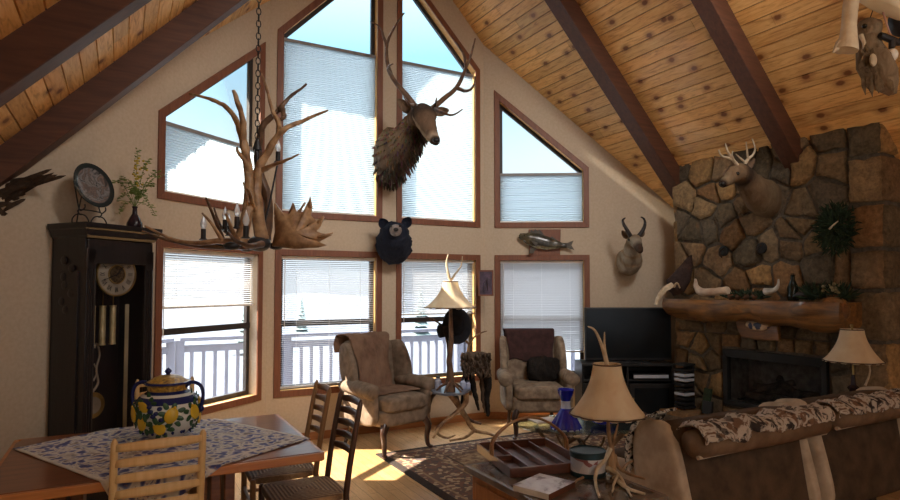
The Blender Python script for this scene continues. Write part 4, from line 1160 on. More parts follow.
# feather spray on the far left wall
m = MB(); fs_o = thing('feather_mount', 'dark feathered taxidermy tail at the left edge, above and left of the clock', 'taxidermy', px(-14, 205, 3.9))
r = random.Random(4)
for i in range(30):
    t_ = i/14; i %= 15; e = [(52, 169), (54, 172.5), (34, 181), (40, 178), (66, 175.5), (28, 187), (30, 190), (24, 183), (20, 198), (14, 204), (18, 192), (10, 207), (26, 194), (12, 190), (44, 175)][i]
    a = px(-14+r.uniform(-4, 4), 205+r.uniform(-12, 10), 3.9+r.uniform(-.1, .1)); b = px(e[0]+(r.uniform(-9, 0) if t_ > 1 else 0), e[1]+(r.uniform(-2, 5) if t_ > 1 else 0), 3.95+r.uniform(-.1, .06)); mid = a.lerp(b, .5)+UP*.03*r.uniform(-.2, 1)
    pts = spline([a, mid, b], 5); n = len(pts); m.loft(pts, [(.004+.024*(1-k/(n-1))**.6, .006) if k < n-1 else (.001, .001) for k in range(n)], 6, up=FW)
m.build('tail_feathers', fur_mat('dark_feather', S(104, 84, 66), S(62, 50, 42), 30, (1, 1, 1)), fs_o, world=True)
m = MB(); m.loft([px(-45, 215, 3.9), px(-30, 212, 3.9), px(-12, 207, 3.9), px(4, 201, 3.92)], [.05, .14, .17, .11], 12); m.jitter(.02, 12, 2); m.build('body', fur_mat('brown_feather', S(96, 78, 62), S(56, 44, 36), 24, (1, 1, 1)), fs_o, world=True)
q = px(-60, 220, 3.88); m = MB(); m.box((XL+.012, q.y, q.z), (.02, .22, .30)); m.bar((XL+.02, q.y, q.z), px(-30, 212, 3.9), .05, .05); m.build('mount_board', M_['table'], fs_o, False, .004, world=True)
# ------------------------------------------------------------------ mounted heads
def body(m, secs, up=(0, 0, 1), seg=24, sub=5, fur=.0, fs=14, seed=0):
    """secs: (x, y, distance, half width, half height, colour) from the wall to the nose"""
    P_ = spline([px(a[0], a[1], a[2]) for a in secs], sub); n = len(P_)
    rr = []; cc = []
    for i in range(n):
        t_ = i/sub; k = min(int(t_), len(secs)-2); f = t_-k; f = f*f*(3-2*f)
        a, b = secs[k], secs[k+1]; rr.append((a[3]+(b[3]-a[3])*f, a[4]+(b[4]-a[4])*f)); cc.append(tuple(a[5][q]+(b[5][q]-a[5][q])*f for q in range(3)))
    o = len(m.v); m.loft(P_, rr, seg, up)
    for i in range(n):
        for k in range(seg): m.c[o+i*seg+k] = cc[i]
    if fur:
        for i in range(n):
            L = rr[i][0]
            for k in range(seg):
                q = o+i*seg+k; v = m.v[q]; d = (v-P_[i]); 
                if d.length > 1e-6: m.v[q] = v+d.normalized()*fur*L*(noise.noise(v*fs+Vector((seed, 0, 0)))+.6*noise.noise(v*fs*2.6))
    return P_, rr
def ear(name, base, tip, wdt, face, m1, parent, inner=None):
    b = Vector(base); t_ = Vector(tip); ax = (t_-b); L = ax.length; ax.normalize(); f = Vector(face); f = (f-ax*f.dot(ax)).normalized(); s = ax.cross(f)
    m = MB()
    def fn(u, v):
        w = wdt*math.sin(PI*min(1, (.12+.88*u)))**.7*(1 if u < .98 else .2); a = (v-.5)*PI*.9
        return b+ax*(L*u)+s*(w*math.sin(a))-f*(w*.55*math.cos(a))
    m.sheet(fn, 10, 8, .006); return m.build(name, m1, parent, world=True)
def eyes(parent, pts, r):
    for p in pts: MB().ball(p, r, 10).build('eye', M_['eye'], parent, world=True)

# bull elk on the post between the two tall windows
TAN, BRN, DRK, PAL = S(176, 150, 122), S(130, 106, 86), S(84, 70, 60), S(190, 170, 144)
wp = F2.px(388, 158, 0)
elk = thing('elk_trophy', 'bull elk head with tall branching antlers mounted on the post between the tall windows', 'taxidermy', wp)
m = MB()
secs = [(389, 155, 6.80, .13, .27, TAN), (390, 156, 6.74, .185, .315, TAN), (393, 155, 6.62, .185, .30, BRN), (400, 149, 6.50, .155, .25, BRN), (407, 140, 6.42, .135, .205, BRN), (413, 130, 6.36, .122, .165, BRN),
        (418.5, 120.5, 6.30, .118, .135, BRN), (422.5, 115, 6.22, .125, .115, DRK), (424.5, 116.5, 6.14, .122, .105, DRK), (426, 122, 6.08, .104, .102, BRN), (428.5, 129, 6.02, .080, .088, BRN), (431.5, 135, 5.96, .064, .070, BRN), (434, 139, 5.91, .056, .056, PAL), (435.6, 141.3, 5.87, .046, .044, DRK), (436, 142, 5.85, .02, .02, DRK)]
P_, rr = body(m, secs, fur=.10, fs=16)
nb = len(m.v); r = random.Random(31); LT = S(168, 144, 116)
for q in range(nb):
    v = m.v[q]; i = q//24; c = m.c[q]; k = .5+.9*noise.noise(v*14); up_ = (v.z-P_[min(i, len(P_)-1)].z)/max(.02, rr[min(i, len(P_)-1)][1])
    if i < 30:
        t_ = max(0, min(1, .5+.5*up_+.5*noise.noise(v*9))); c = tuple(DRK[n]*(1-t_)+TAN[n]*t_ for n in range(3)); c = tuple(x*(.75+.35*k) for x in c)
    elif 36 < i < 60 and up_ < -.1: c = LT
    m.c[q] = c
for q in range(24*4, 24*29):
    i = q//24; v = m.v[q]; d = v-P_[i]
    if r.random() < .75 and d.length > .02:
        d.normalize(); dn = (Vector((0, 0, -1))+d*.55+Vector((r.uniform(-.3, .3), -.25, 0))).normalized(); L = .035+.055*max(0, -d.z)
        m.color(tuple(x*r.uniform(.6, 1.35) for x in m.c[q])); m.loft([v-d*.01, v+dn*L*.6+d*.006, v+dn*L], [.011, .008, .001], 4)
m.cc = None
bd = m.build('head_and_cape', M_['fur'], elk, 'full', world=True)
ear('ear', px(411, 113, 6.33), px(397.5, 98.5, 6.28), .055, -FW, M_['earfur'], elk); ear('ear', px(434, 113, 6.30), px(449.5, 110, 6.28), .05, -FW-UP*.3, M_['earfur'], elk)
eyes(elk, [px(416.8, 121.0, 6.13), px(434.2, 119.5, 6.07)], .016)
MB().ball(px(436.4, 140.2, 5.85), (.040, .032, .028), 10).build('nose', M_['nose'], elk, world=True)
def rack(parent, name, mt, beams, jit=.004, seed=0):
    m = MB()
    for pts, r0, r1 in beams: m.tube([px(*p) for p in pts], r0, r1, 9, 5, .9)
    m.jitter(jit, 22, seed); return m.build(name, mt, parent, world=True)
rack(elk, 'antler', M_['antlerdark'], [([(416, 108, 6.27), (409, 98, 6.27), (401, 89, 6.25), (391, 75, 6.2), (386.8, 58, 6.2), (387.5, 43, 6.25), (393, 30, 6.3), (404, 13, 6.4)], .034, .008),
    ([(387, 46, 6.24), (384, 38, 6.2), (380, 27, 6.15), (370, 21.5, 6.05)], .02, .004), ([(390.5, 75, 6.2), (388, 70, 6.05), (389, 66, 5.95), (393, 64, 5.88)], .02, .005), ([(414, 105, 6.25), (409, 104, 6.05), (404, 97, 5.9)], .02, .005)])
rack(elk, 'antler', M_['antlerdark'], [([(432, 109, 6.27), (441, 101, 6.26), (456.5, 87.5, 6.2), (465, 70, 6.15), (471.5, 53, 6.15), (475, 38.5, 6.2)], .034, .007),
    ([(466, 66, 6.15), (464, 55, 6.2), (460, 48, 6.25), (456, 42, 6.3)], .02, .005), ([(457, 88, 6.2), (466, 91, 6.1), (473, 87, 6.0), (475.5, 76, 5.95)], .022, .005), ([(435, 109, 6.24), (441, 112, 6.05), (452, 115, 5.95), (462.5, 109.5, 5.85)], .022, .005), ([(435, 107, 6.25), (436, 102, 6.1), (436.5, 98, 6.0)], .016, .005)], seed=2)
m = MB(); m.prism([F2.P(x, z, -.004) for x, z in ((2.545, 2.95), (2.745, 2.95), (2.745, 3.35), (2.545, 3.35))], F2.n*-.03); m.build('mount_board', M_['table'], elk, False, .004, world=True)

# black bear head below the elk
wp = F2.px(394, 242, 0)
bear = thing('bear_trophy', 'black bear head with a pale muzzle mounted under the elk', 'taxidermy', wp)
m = MB(); W3 = (1, 1, 1)
body(m, [(394, 247, 6.79, .15, .15, W3), (394, 246, 6.72, .195, .20, W3), (394, 243, 6.62, .19, .20, W3), (394.5, 237, 6.52, .165, .165, W3), (395, 232, 6.44, .135, .125, W3), (395.2, 230.5, 6.40, .10, .09, W3), (395.4, 230, 6.38, .05, .04, W3)], fur=.16, fs=15, seed=3)
# shaggy hem of the neck fur
r = random.Random(9)
for i in range(90):
    a = r.uniform(-2.6, -.5); x = 394+15.5*math.cos(a)*r.uniform(.6, 1.05); y = 246-13*math.sin(a)*r.uniform(.5, 1.0); D = r.uniform(6.55, 6.72)
    m.loft([px(x, y-3, D), px(x+r.uniform(-.8, .8), y+1.6, D+.02), px(x+r.uniform(-1, 1), y+5, D+.06)], [.014, .010, .001], 5)
m.build('head_and_neck', M_['bearfur'], bear, 'full', world=True)
MB().loft([px(395.3, 230.5, 6.44), px(395.6, 230.6, 6.36), px(395.8, 230.8, 6.29), px(395.9, 231, 6.265)], [.074, .062, .048, .02], 16).build('muzzle', mat('pale_muzzle', S(146, 134, 128), S(112, 102, 98), 20, .8), bear, world=True)
MB().ball(px(396, 229.6, 6.26), (.03, .022, .022), 10).build('nose', M_['nose'], bear, world=True)
ear('ear', px(386.5, 228, 6.5), px(380, 218.5, 6.48), .058, -FW, M_['bearfur'], bear); ear('ear', px(403.5, 227, 6.5), px(410.5, 217, 6.48), .058, -FW, M_['bearfur'], bear)
eyes(bear, [px(390.8, 226.3, 6.325), px(400, 226, 6.325)], .012)

# pronghorn on the right-hand window wall
wp = F4.px(629, 262, 0)
pr_ = thing('pronghorn_trophy', 'pronghorn head with black hooked horns mounted above the television', 'taxidermy', wp)
TANP, WHT, DKB = S(160, 138, 110), S(182, 172, 154), S(80, 62, 50)
m = MB(); dw = dist(wp)
body(m, [(627, 262, dw-.03, .11, .15, TANP), (628, 262, dw-.09, .145, .165, TANP), (630.5, 260, dw-.20, .135, .16, WHT), (631, 257.5, dw-.24, .125, .145, TANP), (631.5, 254.5, dw-.28, .112, .13, WHT), (632, 251.5, dw-.31, .10, .115, TANP), (632, 248.5, dw-.34, .09, .10, WHT), (633, 242.5, dw-.40, .078, .082, TANP), (635, 241, dw-.47, .072, .075, TANP), (637, 244, dw-.55, .055, .06, WHT), (639, 248, dw-.62, .042, .046, DKB), (640, 250.5, dw-.67, .034, .034, DKB), (640.2, 251, dw-.69, .014, .014, DKB)], fur=.07, fs=18, seed=5)
m.build('head_and_cape', M_['fur'], pr_, 'full', world=True)
ear('ear', px(627.5, 238.5, dw-.40), px(621.8, 230.3, dw-.38), .035, -FW, M_['earfur'], pr_); ear('ear', px(641.5, 236.5, dw-.40), px(643.6, 229.5, dw-.36), .03, -FW, M_['earfur'], pr_)
eyes(pr_, [px(628.9, 240, dw-.485), px(639.6, 240, dw-.47)], .015)
for pts in ([(631, 237, dw-.46), (627, 230, dw-.47), (623.5, 224, dw-.45), (622.8, 220, dw-.43), (625.2, 218, dw-.40)], [(638.8, 236, dw-.46), (643, 230, dw-.46), (645, 224, dw-.44), (644, 219, dw-.42), (640.8, 217, dw-.40)]):
    m = MB(); m.tube([px(*p) for p in pts], .027, .007, 9); m.tube([px(*pts[2]), px(pts[2][0], pts[2][1]-2, pts[2][2]-.07)], .014, .004, 7, 3); m.build('horn', M_['horn'], pr_, world=True)

# mule deer on the chimney, looking towards the windows
wp = Vector((SX+.0, pX(762, 195, SX).y, pX(762, 195, SX).z))
md = thing('deer_trophy', 'deer head with forked antlers mounted on the stone chimney, looking left', 'taxidermy', wp)
GR, GB, DB = S(138, 114, 88), S(150, 130, 102), S(70, 56, 46)
m = MB(); dw = dist(wp)
body(m, [(769, 199, dw-.01, .10, .16, GR), (767, 199, dw-.06, .135, .185, GR), (761, 196, dw-.14, .135, .175, GB), (754, 190, dw-.23, .115, .15, GR), (747.5, 182, dw-.32, .095, .122, GR), (742, 174.5, dw-.40, .085, .10, DB), (736, 173, dw-.48, .078, .085, GR), (730, 178, dw-.52, .055, .062, GR), (725, 182, dw-.55, .042, .046, GB), (722.5, 184, dw-.57, .034, .034, DB), (722, 184.5, dw-.575, .014, .014, DB)], fur=.07, fs=17, seed=7)
m.build('head_and_cape', M_['fur'], md, 'full', world=True)
ear('ear', px(738, 170, dw-.50), px(722.5, 175.5, dw-.56), .05, -FW, M_['earfur'], md); ear('ear', px(744, 169, dw-.42), px(755, 158, dw-.36), .05, -FW, M_['earfur'], md)
eyes(md, [px(737.6, 173.5, dw-.56), px(733, 172.5, dw-.42)], .016)
MB().ball(px(722.6, 184, dw-.58), (.026, .024, .02), 8).build('nose', M_['nose'], md, world=True)
rack(md, 'antler', M_['antlerpale'], [([(739, 168, dw-.50), (733, 160, dw-.56), (722, 156, dw-.62), (718.5, 150, dw-.66)], .018, .005), ([(733, 160, dw-.56), (728, 152, dw-.62), (725.5, 143.5, dw-.66)], .014, .004), ([(736, 164, dw-.53), (732, 156, dw-.6), (733, 151, dw-.62)], .012, .004)], .002)
rack(md, 'antler', M_['antlerpale'], [([(743, 167, dw-.44), (748, 159, dw-.40), (753, 155, dw-.40), (755, 148, dw-.42), (752, 138.5, dw-.46)], .018, .005), ([(748, 159, dw-.40), (747, 151, dw-.44), (746, 142, dw-.48)], .014, .004), ([(746, 163, dw-.42), (740, 158, dw-.46), (736, 154, dw-.5)], .012, .004)], .002, 2)

# mounted walleye on a board
fb_ = thing('mounted_fish', 'mounted fish with open jaws on a wooden board between the small right-hand windows', 'taxidermy', F4.px(545, 242, 0))
m = MB(); q = [F4.px(x, y, -.002) for x, y in ((528.5, 229.5), (560.5, 229.5), (560, 256), (529, 256))]; m.prism(q, F4.n*-.02); m.build('board', M_['casing'], fb_, False, .003, world=True)
m = MB(); G1, G2, G3 = S(92, 84, 66), S(66, 62, 54), S(150, 138, 108)
dF = lambda x, y: dist(F4.px(x, y, -.065))
body(m, [(519.5, 234.5, dF(520, 235), .012, .018, G1), (523, 236.5, dF(523, 236), .03, .045, G1), (529, 238.5, dF(529, 238), .042, .075, G1), (537, 240.8, dF(537, 240), .048, .092, G2), (546, 243, dF(546, 243), .042, .083, G2), (555, 244.5, dF(555, 244), .028, .055, G1), (563, 245.3, dF(563, 245), .014, .028, G2), (566.5, 245.4, dF(567, 245), .008, .03, G2)], up=F4.n.cross(F4.e), sub=5)
for i, v in enumerate(m.v):
    c = px(540, 242, dF(540, 242)); 
    if v.z < c.z-.055-(v-c).dot(F4.e)*.08: m.c[i] = G3
m.build('body', mat('fish_skin', (1, 1, 1), (.5, .5, .45), 30, .25, vcol=True, spec=.6), fb_, 'full', world=True)
def fin(pts, off=-.065): m = MB(); m.prism([F4.px(x, y, off) for x, y in pts], F4.n*-.006); return m
FM = mat('fish_fin', S(84, 76, 62), S(60, 56, 50), 24, .4)
fin([(529, 234), (531, 229.5), (533.5, 231.2), (535, 228.8), (537.5, 230.8), (539.5, 229.6), (542, 232.2), (546, 236.5), (540, 237)]).build('dorsal_fin', FM, fb_, False, world=True)
fin([(548, 238), (552, 236.5), (558, 241), (554, 242)]).build('dorsal_fin', FM, fb_, False, world=True)
fin([(565.5, 243.6), (573.5, 240.5), (571.5, 245.4), (574.5, 250.3), (565.5, 247.2)]).build('tail_fin', FM, fb_, False, world=True)
fin([(531, 247), (528.5, 253.5), (533.5, 253), (535.5, 249)], -.09).build('pelvic_fin', FM, fb_, False, world=True); fin([(530.5, 240), (536, 246.5), (538, 243)], -.115).build('pectoral_fin', FM, fb_, False, world=True)
m = MB(); m.loft([px(526, 239.4, dF(526, 239)), px(521, 238.6, dF(521, 238)), px(518.3, 237.4, dF(518, 237))], [(.02, .022), (.016, .012), (.005, .005)], 8); m.build('lower_jaw', FM, fb_, world=True)
MB().ball(px(524.2, 235.3, dF(524, 235)-.034), .008, 8).build('eye', M_['eye'], fb_, world=True)

# small framed picture on the corner post
pf = thing('framed_picture', 'small dark framed picture in the corner between two lower windows', 'picture', F4.px(486, 283, 0))
m = MB(); a = [Vector((3.862, 6.250, z)) for z in (1.50, 1.80)]
c0, c1_ = px(478.2, 283, 7.02), px(493.6, 283, 7.02)
def Q(x, z): p = c0.lerp(c1_, x); return Vector((p.x, p.y, z))
nrm = (c1_-c0).normalized().cross(Vector((0, 0, 1))).normalized()
if nrm.dot(FW) < 0: nrm = -nrm
z0_, z1_ = px(486, 296, 7.02).z, px(486, 270, 7.02).z
m.ring([Q(0, z0_), Q(1, z0_), Q(1, z1_), Q(0, z1_)], [Q(.1, z0_+.018), Q(.9, z0_+.018), Q(.9, z1_-.018), Q(.1, z1_-.018)], nrm*.02); m.build('frame', M_['casing'], pf, False, .002, world=True)
m = MB(); m.prism([p+nrm*.006 for p in (Q(.06, z0_+.01), Q(.94, z0_+.01), Q(.94, z1_-.01), Q(.06, z1_-.01))], nrm*.008); m.build('print', mat('faded_print', S(96, 78, 100), S(56, 46, 62), 16, .4), pf, False, world=True)
m = MB(); m.loft([Q(.34, z0_+.06)+nrm*.004, Q(.42, z0_+.15)+nrm*.004, Q(.58, z0_+.20)+nrm*.004, Q(.62, z0_+.07)+nrm*.004], [(.02, .003), (.035, .003), (.03, .003), (.02, .003)], 8); m.build('print_subject', mat('print_subject_grey', S(128, 112, 124), S(110, 92, 100), 20, .5), pf, world=True)

# hooks, wreath on the stone
for x, y, lab in ((724, 251, 'dark round iron hook on the chimney stone, the one nearer the windows'), (762, 248, 'dark round iron hook on the chimney stone below the deer head')):
    c = pX(x, y, SX-.025); h = thing('wall_hook', lab, 'hook', c, 0, 'iron hooks on the chimney')
    m = MB(); m.lathe([(.001, 0), (.055, 0), (.05, .018), (.02, .024), (.001, .024)], (0, 0, 0), 18, Matrix(((0, 0, -1), (1, 0, 0), (0, 1, 0)))); m.build('back_plate', M_['blackmetal'], h)
    m = MB(); m.tube([(-.02, 0, .02), (-.06, 0, .0), (-.07, 0, -.04), (-.04, 0, -.065)], .012, .008, 8); m.build('hook', mat('worn_iron', S(70, 62, 56), S(40, 36, 34), 20, .4, .6), h)
wc = pX(836, 228, SX-.10)
wr = thing('evergreen_wreath', 'dark evergreen wreath hanging high on the right side of the chimney', 'wreath', wc)
m = MB(); r = random.Random(8)
for i in range(900):
    a = r.uniform(0, 2*PI); rad = .085+.036*r.gauss(0, 1); zz = .055+.165*abs(1) ; p = Vector((r.uniform(-.045, .03), math.cos(a)*rad*.95, math.sin(a)*rad*1.35))
    d = Vector((r.uniform(-1, .3), math.cos(a)+r.uniform(-.8, .8), math.sin(a)+r.uniform(-.8, .8))).normalized()
    m.loft([p, p+d*.036, p+d*.060], [.007, .006, .001], 4)
m.build('foliage', M_['green'], wr)
m = MB(); m.tube([(0, .085*math.cos(k*.785), .115*math.sin(k*.785)) for k in range(8)], .02, None, 8, 3, closed=True); m.build('hoop', M_['trunk'], wr)
m = MB(); m.tube([(-.06, .02, -.01), (-.075, -.02, .02), (-.075, -.06, .05)], .010, .004, 7); m.build('bone_ornament', M_['antlerpale'], wr)
# ------------------------------------------------------------------ wing chairs (local: front = +y)
def wing_chair(label, loc, rz, fab, name='wing_chair'):
    t = thing(name, label, 'armchair', loc, rz, 'wing chairs by the windows')
    bk = Matrix.Rotation(R(10), 3, 'X')
    m = MB(); m.puff((0, .02, .345), (.60, .62, .17), .25, 10); m.build('seat_frame', fab, t, 'full')
    m = MB(); m.puff((0, .055, .46), (.54, .62, .15), .32, 12, fn=lambda q: Vector((q.x*(1-.0*q.y), q.y, q.z+.012*math.cos(q.x*4)))); m.build('seat_cushion', fab, t, 'full')
    m = MB(); m.puff((0, -.305, .685), (.62, .14, .70), .28, 12, bk, fn=lambda q: Vector((q.x*(1-.10*max(0, -q.z)), q.y, q.z+.04*math.cos(q.x*5)*(q.z > .2)))); m.build('backrest', fab, t, 'full')
    for s in (-1, 1):
        m = MB()
        def wg(q):
            zz = q.z/.245; ext = .15*math.sin(PI*min(1, max(0, (zz+1.15)/2.3)))
            y = q.y*(1+.3*zz)
            return Vector((q.x+s*.03*(q.y/.1), y, q.z))
        m.puff((s*.315, -.225, .785), (.085, .26, .49), .45, 10, bk, fn=lambda q: Vector((q.x+s*.05*(q.y/.13)*.5, q.y*(.75+.45*math.sin(PI*max(0, q.z/.49+.5)**.8))-.03*(q.z/.245), q.z))); m.build('wing', fab, t, 'full')
        m = MB(); ax = s*.335
        m.loft([(ax-s*.02, -.30, .60), (ax, -.15, .615), (ax+s*.012, .08, .61), (ax+s*.02, .25, .60), (ax+s*.02, .275, .60)], [(.06, .055), (.075, .068), (.08, .072), (.082, .074), (.06, .055)], 16); 
        m.puff((ax-s*.012, .0, .44), (.085, .54, .34), .35, 8); m.build('arm', fab, t, 'full')
        m = MB(); m.tube([(s*.24, .28, .30), (s*.275, .315, .22), (s*.262, .31, .12), (s*.265, .32, .04), (s*.28, .345, .014)], .036, .017, 10); m.ball((s*.28, .345, .016), (.026, .032, .016), 8); m.build('front_leg', M_['legs'], t)
        m = MB(); m.tube([(s*.24, -.27, .30), (s*.245, -.30, .14), (s*.25, -.37, .004)], .027, .018, 8); m.build('rear_leg', M_['legs'], t)
    return t
a1l = Vector((2.36, 5.66, .0135))
wc1 = wing_chair('wing armchair draped with a brown deer hide, in front of the second window', a1l, R(180+14), M_['fabric'])
a2l = Vector((4.03, 5.44, .0135))
wc2 = wing_chair('wing armchair with a maroon throw over its back, in the corner by the television', a2l, R(180-26), M_['fabric2'])
# hide over chair 1
M1 = MAT[wc1.name]
m = MB(); r = random.Random(2)
def hd(u, v):
    s = u*1.42; x = (v-.5)*2; w = .255+.05*math.sin(u*7+1)-.03*u+.03*noise.noise((u*6, v*2, 3))
    X = x*w*(1+.05*noise.noise((u*5, x, 1)))
    # down the rear, over the top, down the front and onto the seat
    if s < .22: y, z = -.49-.01, .91+s*.70
    elif s < .40: a = (s-.22)/.18*PI; y, z = -.408-.10*math.cos(a), 1.058+.040*math.sin(a)
    elif s < 1.02: k = (s-.40)/.62; y, z = -.305+.125*k, 1.05-.495*k
    else: k = (s-1.02)/.40; y, z = -.175+.36*k, .552+.01*math.sin(k*3)
    return M1 @ Vector((X, y+.012*noise.noise((x*3, s*6, 2)), z+.012*noise.noise((x*4, s*5, 7))))
m.sheet(hd, 60, 20, .010); hb = M1 @ Vector((0, -.2, .55)); m.v = [v-hb for v in m.v]
o = m.build('deer_hide', M_['hide'], None, 'full'); o.location = hb; tag(o, 'brown deer hide draped over the back and seat of the left wing chair', 'hide')
# maroon throw on chair 2
M2 = MAT[wc2.name]; m = MB()
def th2(u, v):
    s = u*.66; x = (v-.5)*2; X = x*(.27+.02*math.sin(u*5)); lim = .03*noise.noise((v*5, 1, 2))
    if s < .14: y, z = -.49, .955+s
    elif s < .30: a = (s-.14)/.16*PI; y, z = -.408-.095*math.cos(a), 1.07+.022*math.sin(a)
    else: k = (s-.30)/.36*(1+.16*noise.noise((v*4, 3, 5))); y, z = -.308+.065*k, 1.055-.30*k
    return M2 @ Vector((X, y+.006*noise.noise((x*4, s*8, 1)), z))
m.sheet(th2, 40, 24, .012); hb = M2 @ Vector((0, -.3, 1.0)); m.v = [v-hb for v in m.v]
o = m.build('maroon_throw', M_['throw'], None, 'full'); o.location = hb; tag(o, 'dark maroon throw folded over the top of the right wing chair', 'throw')
m = MB(); pc_ = M2 @ Vector((-.10, -.08, .665)); m.puff((0, 0, 0), (.36, .15, .27), .55, 10, Matrix.Rotation(R(154), 3, 'Z') @ Matrix.Rotation(R(18), 3, 'X')); m.jitter(.03, 11, 4); m.jitter(.012, 40, 3)
o = m.build('fur_pillow', M_['blackfur'], None, 'full'); o.location = pc_; tag(o, 'small dark furry pillow on the seat of the right wing chair', 'pillow')

# ------------------------------------------------------------------ sofa pieces seen from behind
def sofa(name, label, x0, x1, yb, grp, left_arm):
    t = thing(name, label, 'sofa', ((x0+x1)/2, yb+.4, 0), 0, grp); w = x1-x0; c = (x0+x1)/2
    rc = Matrix.Rotation(R(-9), 3, 'X')
    m = MB(); m.puff((c, yb+.16, .50), (w, .20, .70), .22, 12, rc); m.build('backrest', M_['sofa'], t, 'full', world=True)
    m = MB(); m.loft([(x0+.02, yb+.02, .765), (x0+.05, yb+.0, .77), (c, yb+.0, .775), (x1-.03, yb+.0, .77), (x1-.01, yb-.01, .765)], [(.06, .045), (.09, .075), (.095, .085), (.09, .075), (.06, .045)], 16); m.build('top_roll', M_['roll'], t, 'full', world=True)
    m = MB(); m.tube([(x0+.02, yb-.045, .715), (c, yb-.055, .725), (x1-.02, yb-.045, .715)], .012, .012, 8); m.build('welt', M_['sofaarm'], t, world=True)
    m = MB(); m.puff((c, yb+.52, .27), (w-.03, .72, .34), .2, 8); m.build('base', M_['sofa'], t, 'full', world=True)
    nC = 2 if w > 1.0 else 1
    for k in range(nC):
        ww = (w-.34)/nC; m = MB(); m.puff((x0+.17+ww*(k+.5), yb+.52, .47), (ww-.01, .62, .16), .35, 10); m.build('seat_cushion', M_['sofa'], t, 'full', world=True)
    for s, xx in ((-1, x0), (1, x1)):
        m = MB(); m.loft([(xx-s*.08, yb+.30, .47), (xx-s*.08, yb+.36, .48), (xx-s*.08, yb+.6, .475), (xx-s*.08, yb+.84, .455), (xx-s*.08, yb+.90, .445)], [(.06, .05), (.085, .075), (.09, .08), (.09, .08), (.06, .05)], 18)
        m.puff((xx-s*.085, yb+.52, .26), (.16, .74, .40), .25, 8); m.build('arm', M_['sofaarm'], t, 'full', world=True)
        m = MB(); m.puff((xx-s*.035, yb+.185, .50), (.09, .36, .72), .5, 10, rc, fn=lambda q: Vector((q.x, q.y*(1.0-.18*q.z/.36)+.03, q.z))); m.build('back_side', M_['sofaarm'], t, 'full', world=True)
    for xx in (x0+.08, x1-.08):
        for yy in (yb+.26, yb+.82): m = MB().cyl((xx, yy, 0), (xx, yy, .11), .025, .03, 10); m.build('foot', M_['legs'], t, world=True)
    return t
SB = 2.21
s1 = sofa('loveseat', 'brown sofa with tan arms seen from behind, left of the gap', 2.62, 3.80, SB, 'brown sofas with their backs to the viewer', True)
s2 = sofa('loveseat', 'brown sofa seen from behind at the right edge, right of the gap', 3.93, 5.02, SB+.03, 'brown sofas with their backs to the viewer', True)
def throw(name, label, x0, x1, yb, seed, m_, dz=0, z0=.852):
    m = MB()
    def fn(u, v):
        x = x0+(x1-x0)*u; e = noise.noise((u*9, seed, 1))
        hang_f = .03+.03*noise.noise((u*6+seed, 2, 0))+.03*e; hang_b = -.045+.04*noise.noise((u*5+seed, 6, 0))
        s = -hang_b+(hang_b+.20+hang_f)*(1-v)
        R0 = .108
        if s < 0: y, z = R0+.01, s
        elif s < .20: a = s/.20*PI*.85; y, z = R0*math.cos(a), R0*.95*math.sin(a)
        else: a = PI*.85; k = s-.20; y, z = R0*math.cos(a)-.012*k/.1, R0*.95*math.sin(a)-k
        b = .022*noise.noise((u*16+seed, s*14, 3))+.012*noise.noise((u*40, s*26, 5))
        return (x, yb+y-b, .775+z+abs(b)*.9+.02*noise.noise((u*7+seed, 8, 1))*(s > -.02))
    m.sheet(fn, 90, 26, .008); o_ = Vector(((x0+x1)/2, yb, .80)); m.v = [v-o_ for v in m.v]; o = m.build(name, m_, None, 'full'); o.location = o_; tag(o, label, 'throw', 'patterned throws on the sofas'); return o
throw('patterned_throw', 'brown and white patterned throw along the top of the left sofa', 2.64, 3.79, SB, 3, M_['cow'])
throw('patterned_throw', 'brown and white patterned throw along the top of the right sofa', 3.90, 5.04, SB+.03, 8, M_['cow'])
m = MB()
def zb(u, v):
    a = R(78)-R(96)*u; x = 2.60+.22*v
    y = SB+.19-math.cos(a)*-.235*1.0; z = .60+math.sin(a)*(.285+.02*v)
    b = .014*noise.noise((u*9, v*5, 2))
    return (x, y+b, z+b)
m.sheet(zb, 30, 14, .012); o_ = Vector((2.66, SB+.3, .7)); m.v = [v-o_ for v in m.v]; o = m.build('arm_throw', M_['zebra'], None, 'full'); o.location = o_; tag(o, 'black and white patterned cover over the left end of the left sofa', 'throw')
# ------------------------------------------------------------------ rug
m = MB(); m.box((0, 0, .006), (2.6, 2.31, .012)); o = m.build('area_rug', M_['rug'], None, False, .004); o.location = (3.46, 4.305, .0005); tag(o, 'brown oriental rug with a dark border in front of the wing chairs', 'rug')

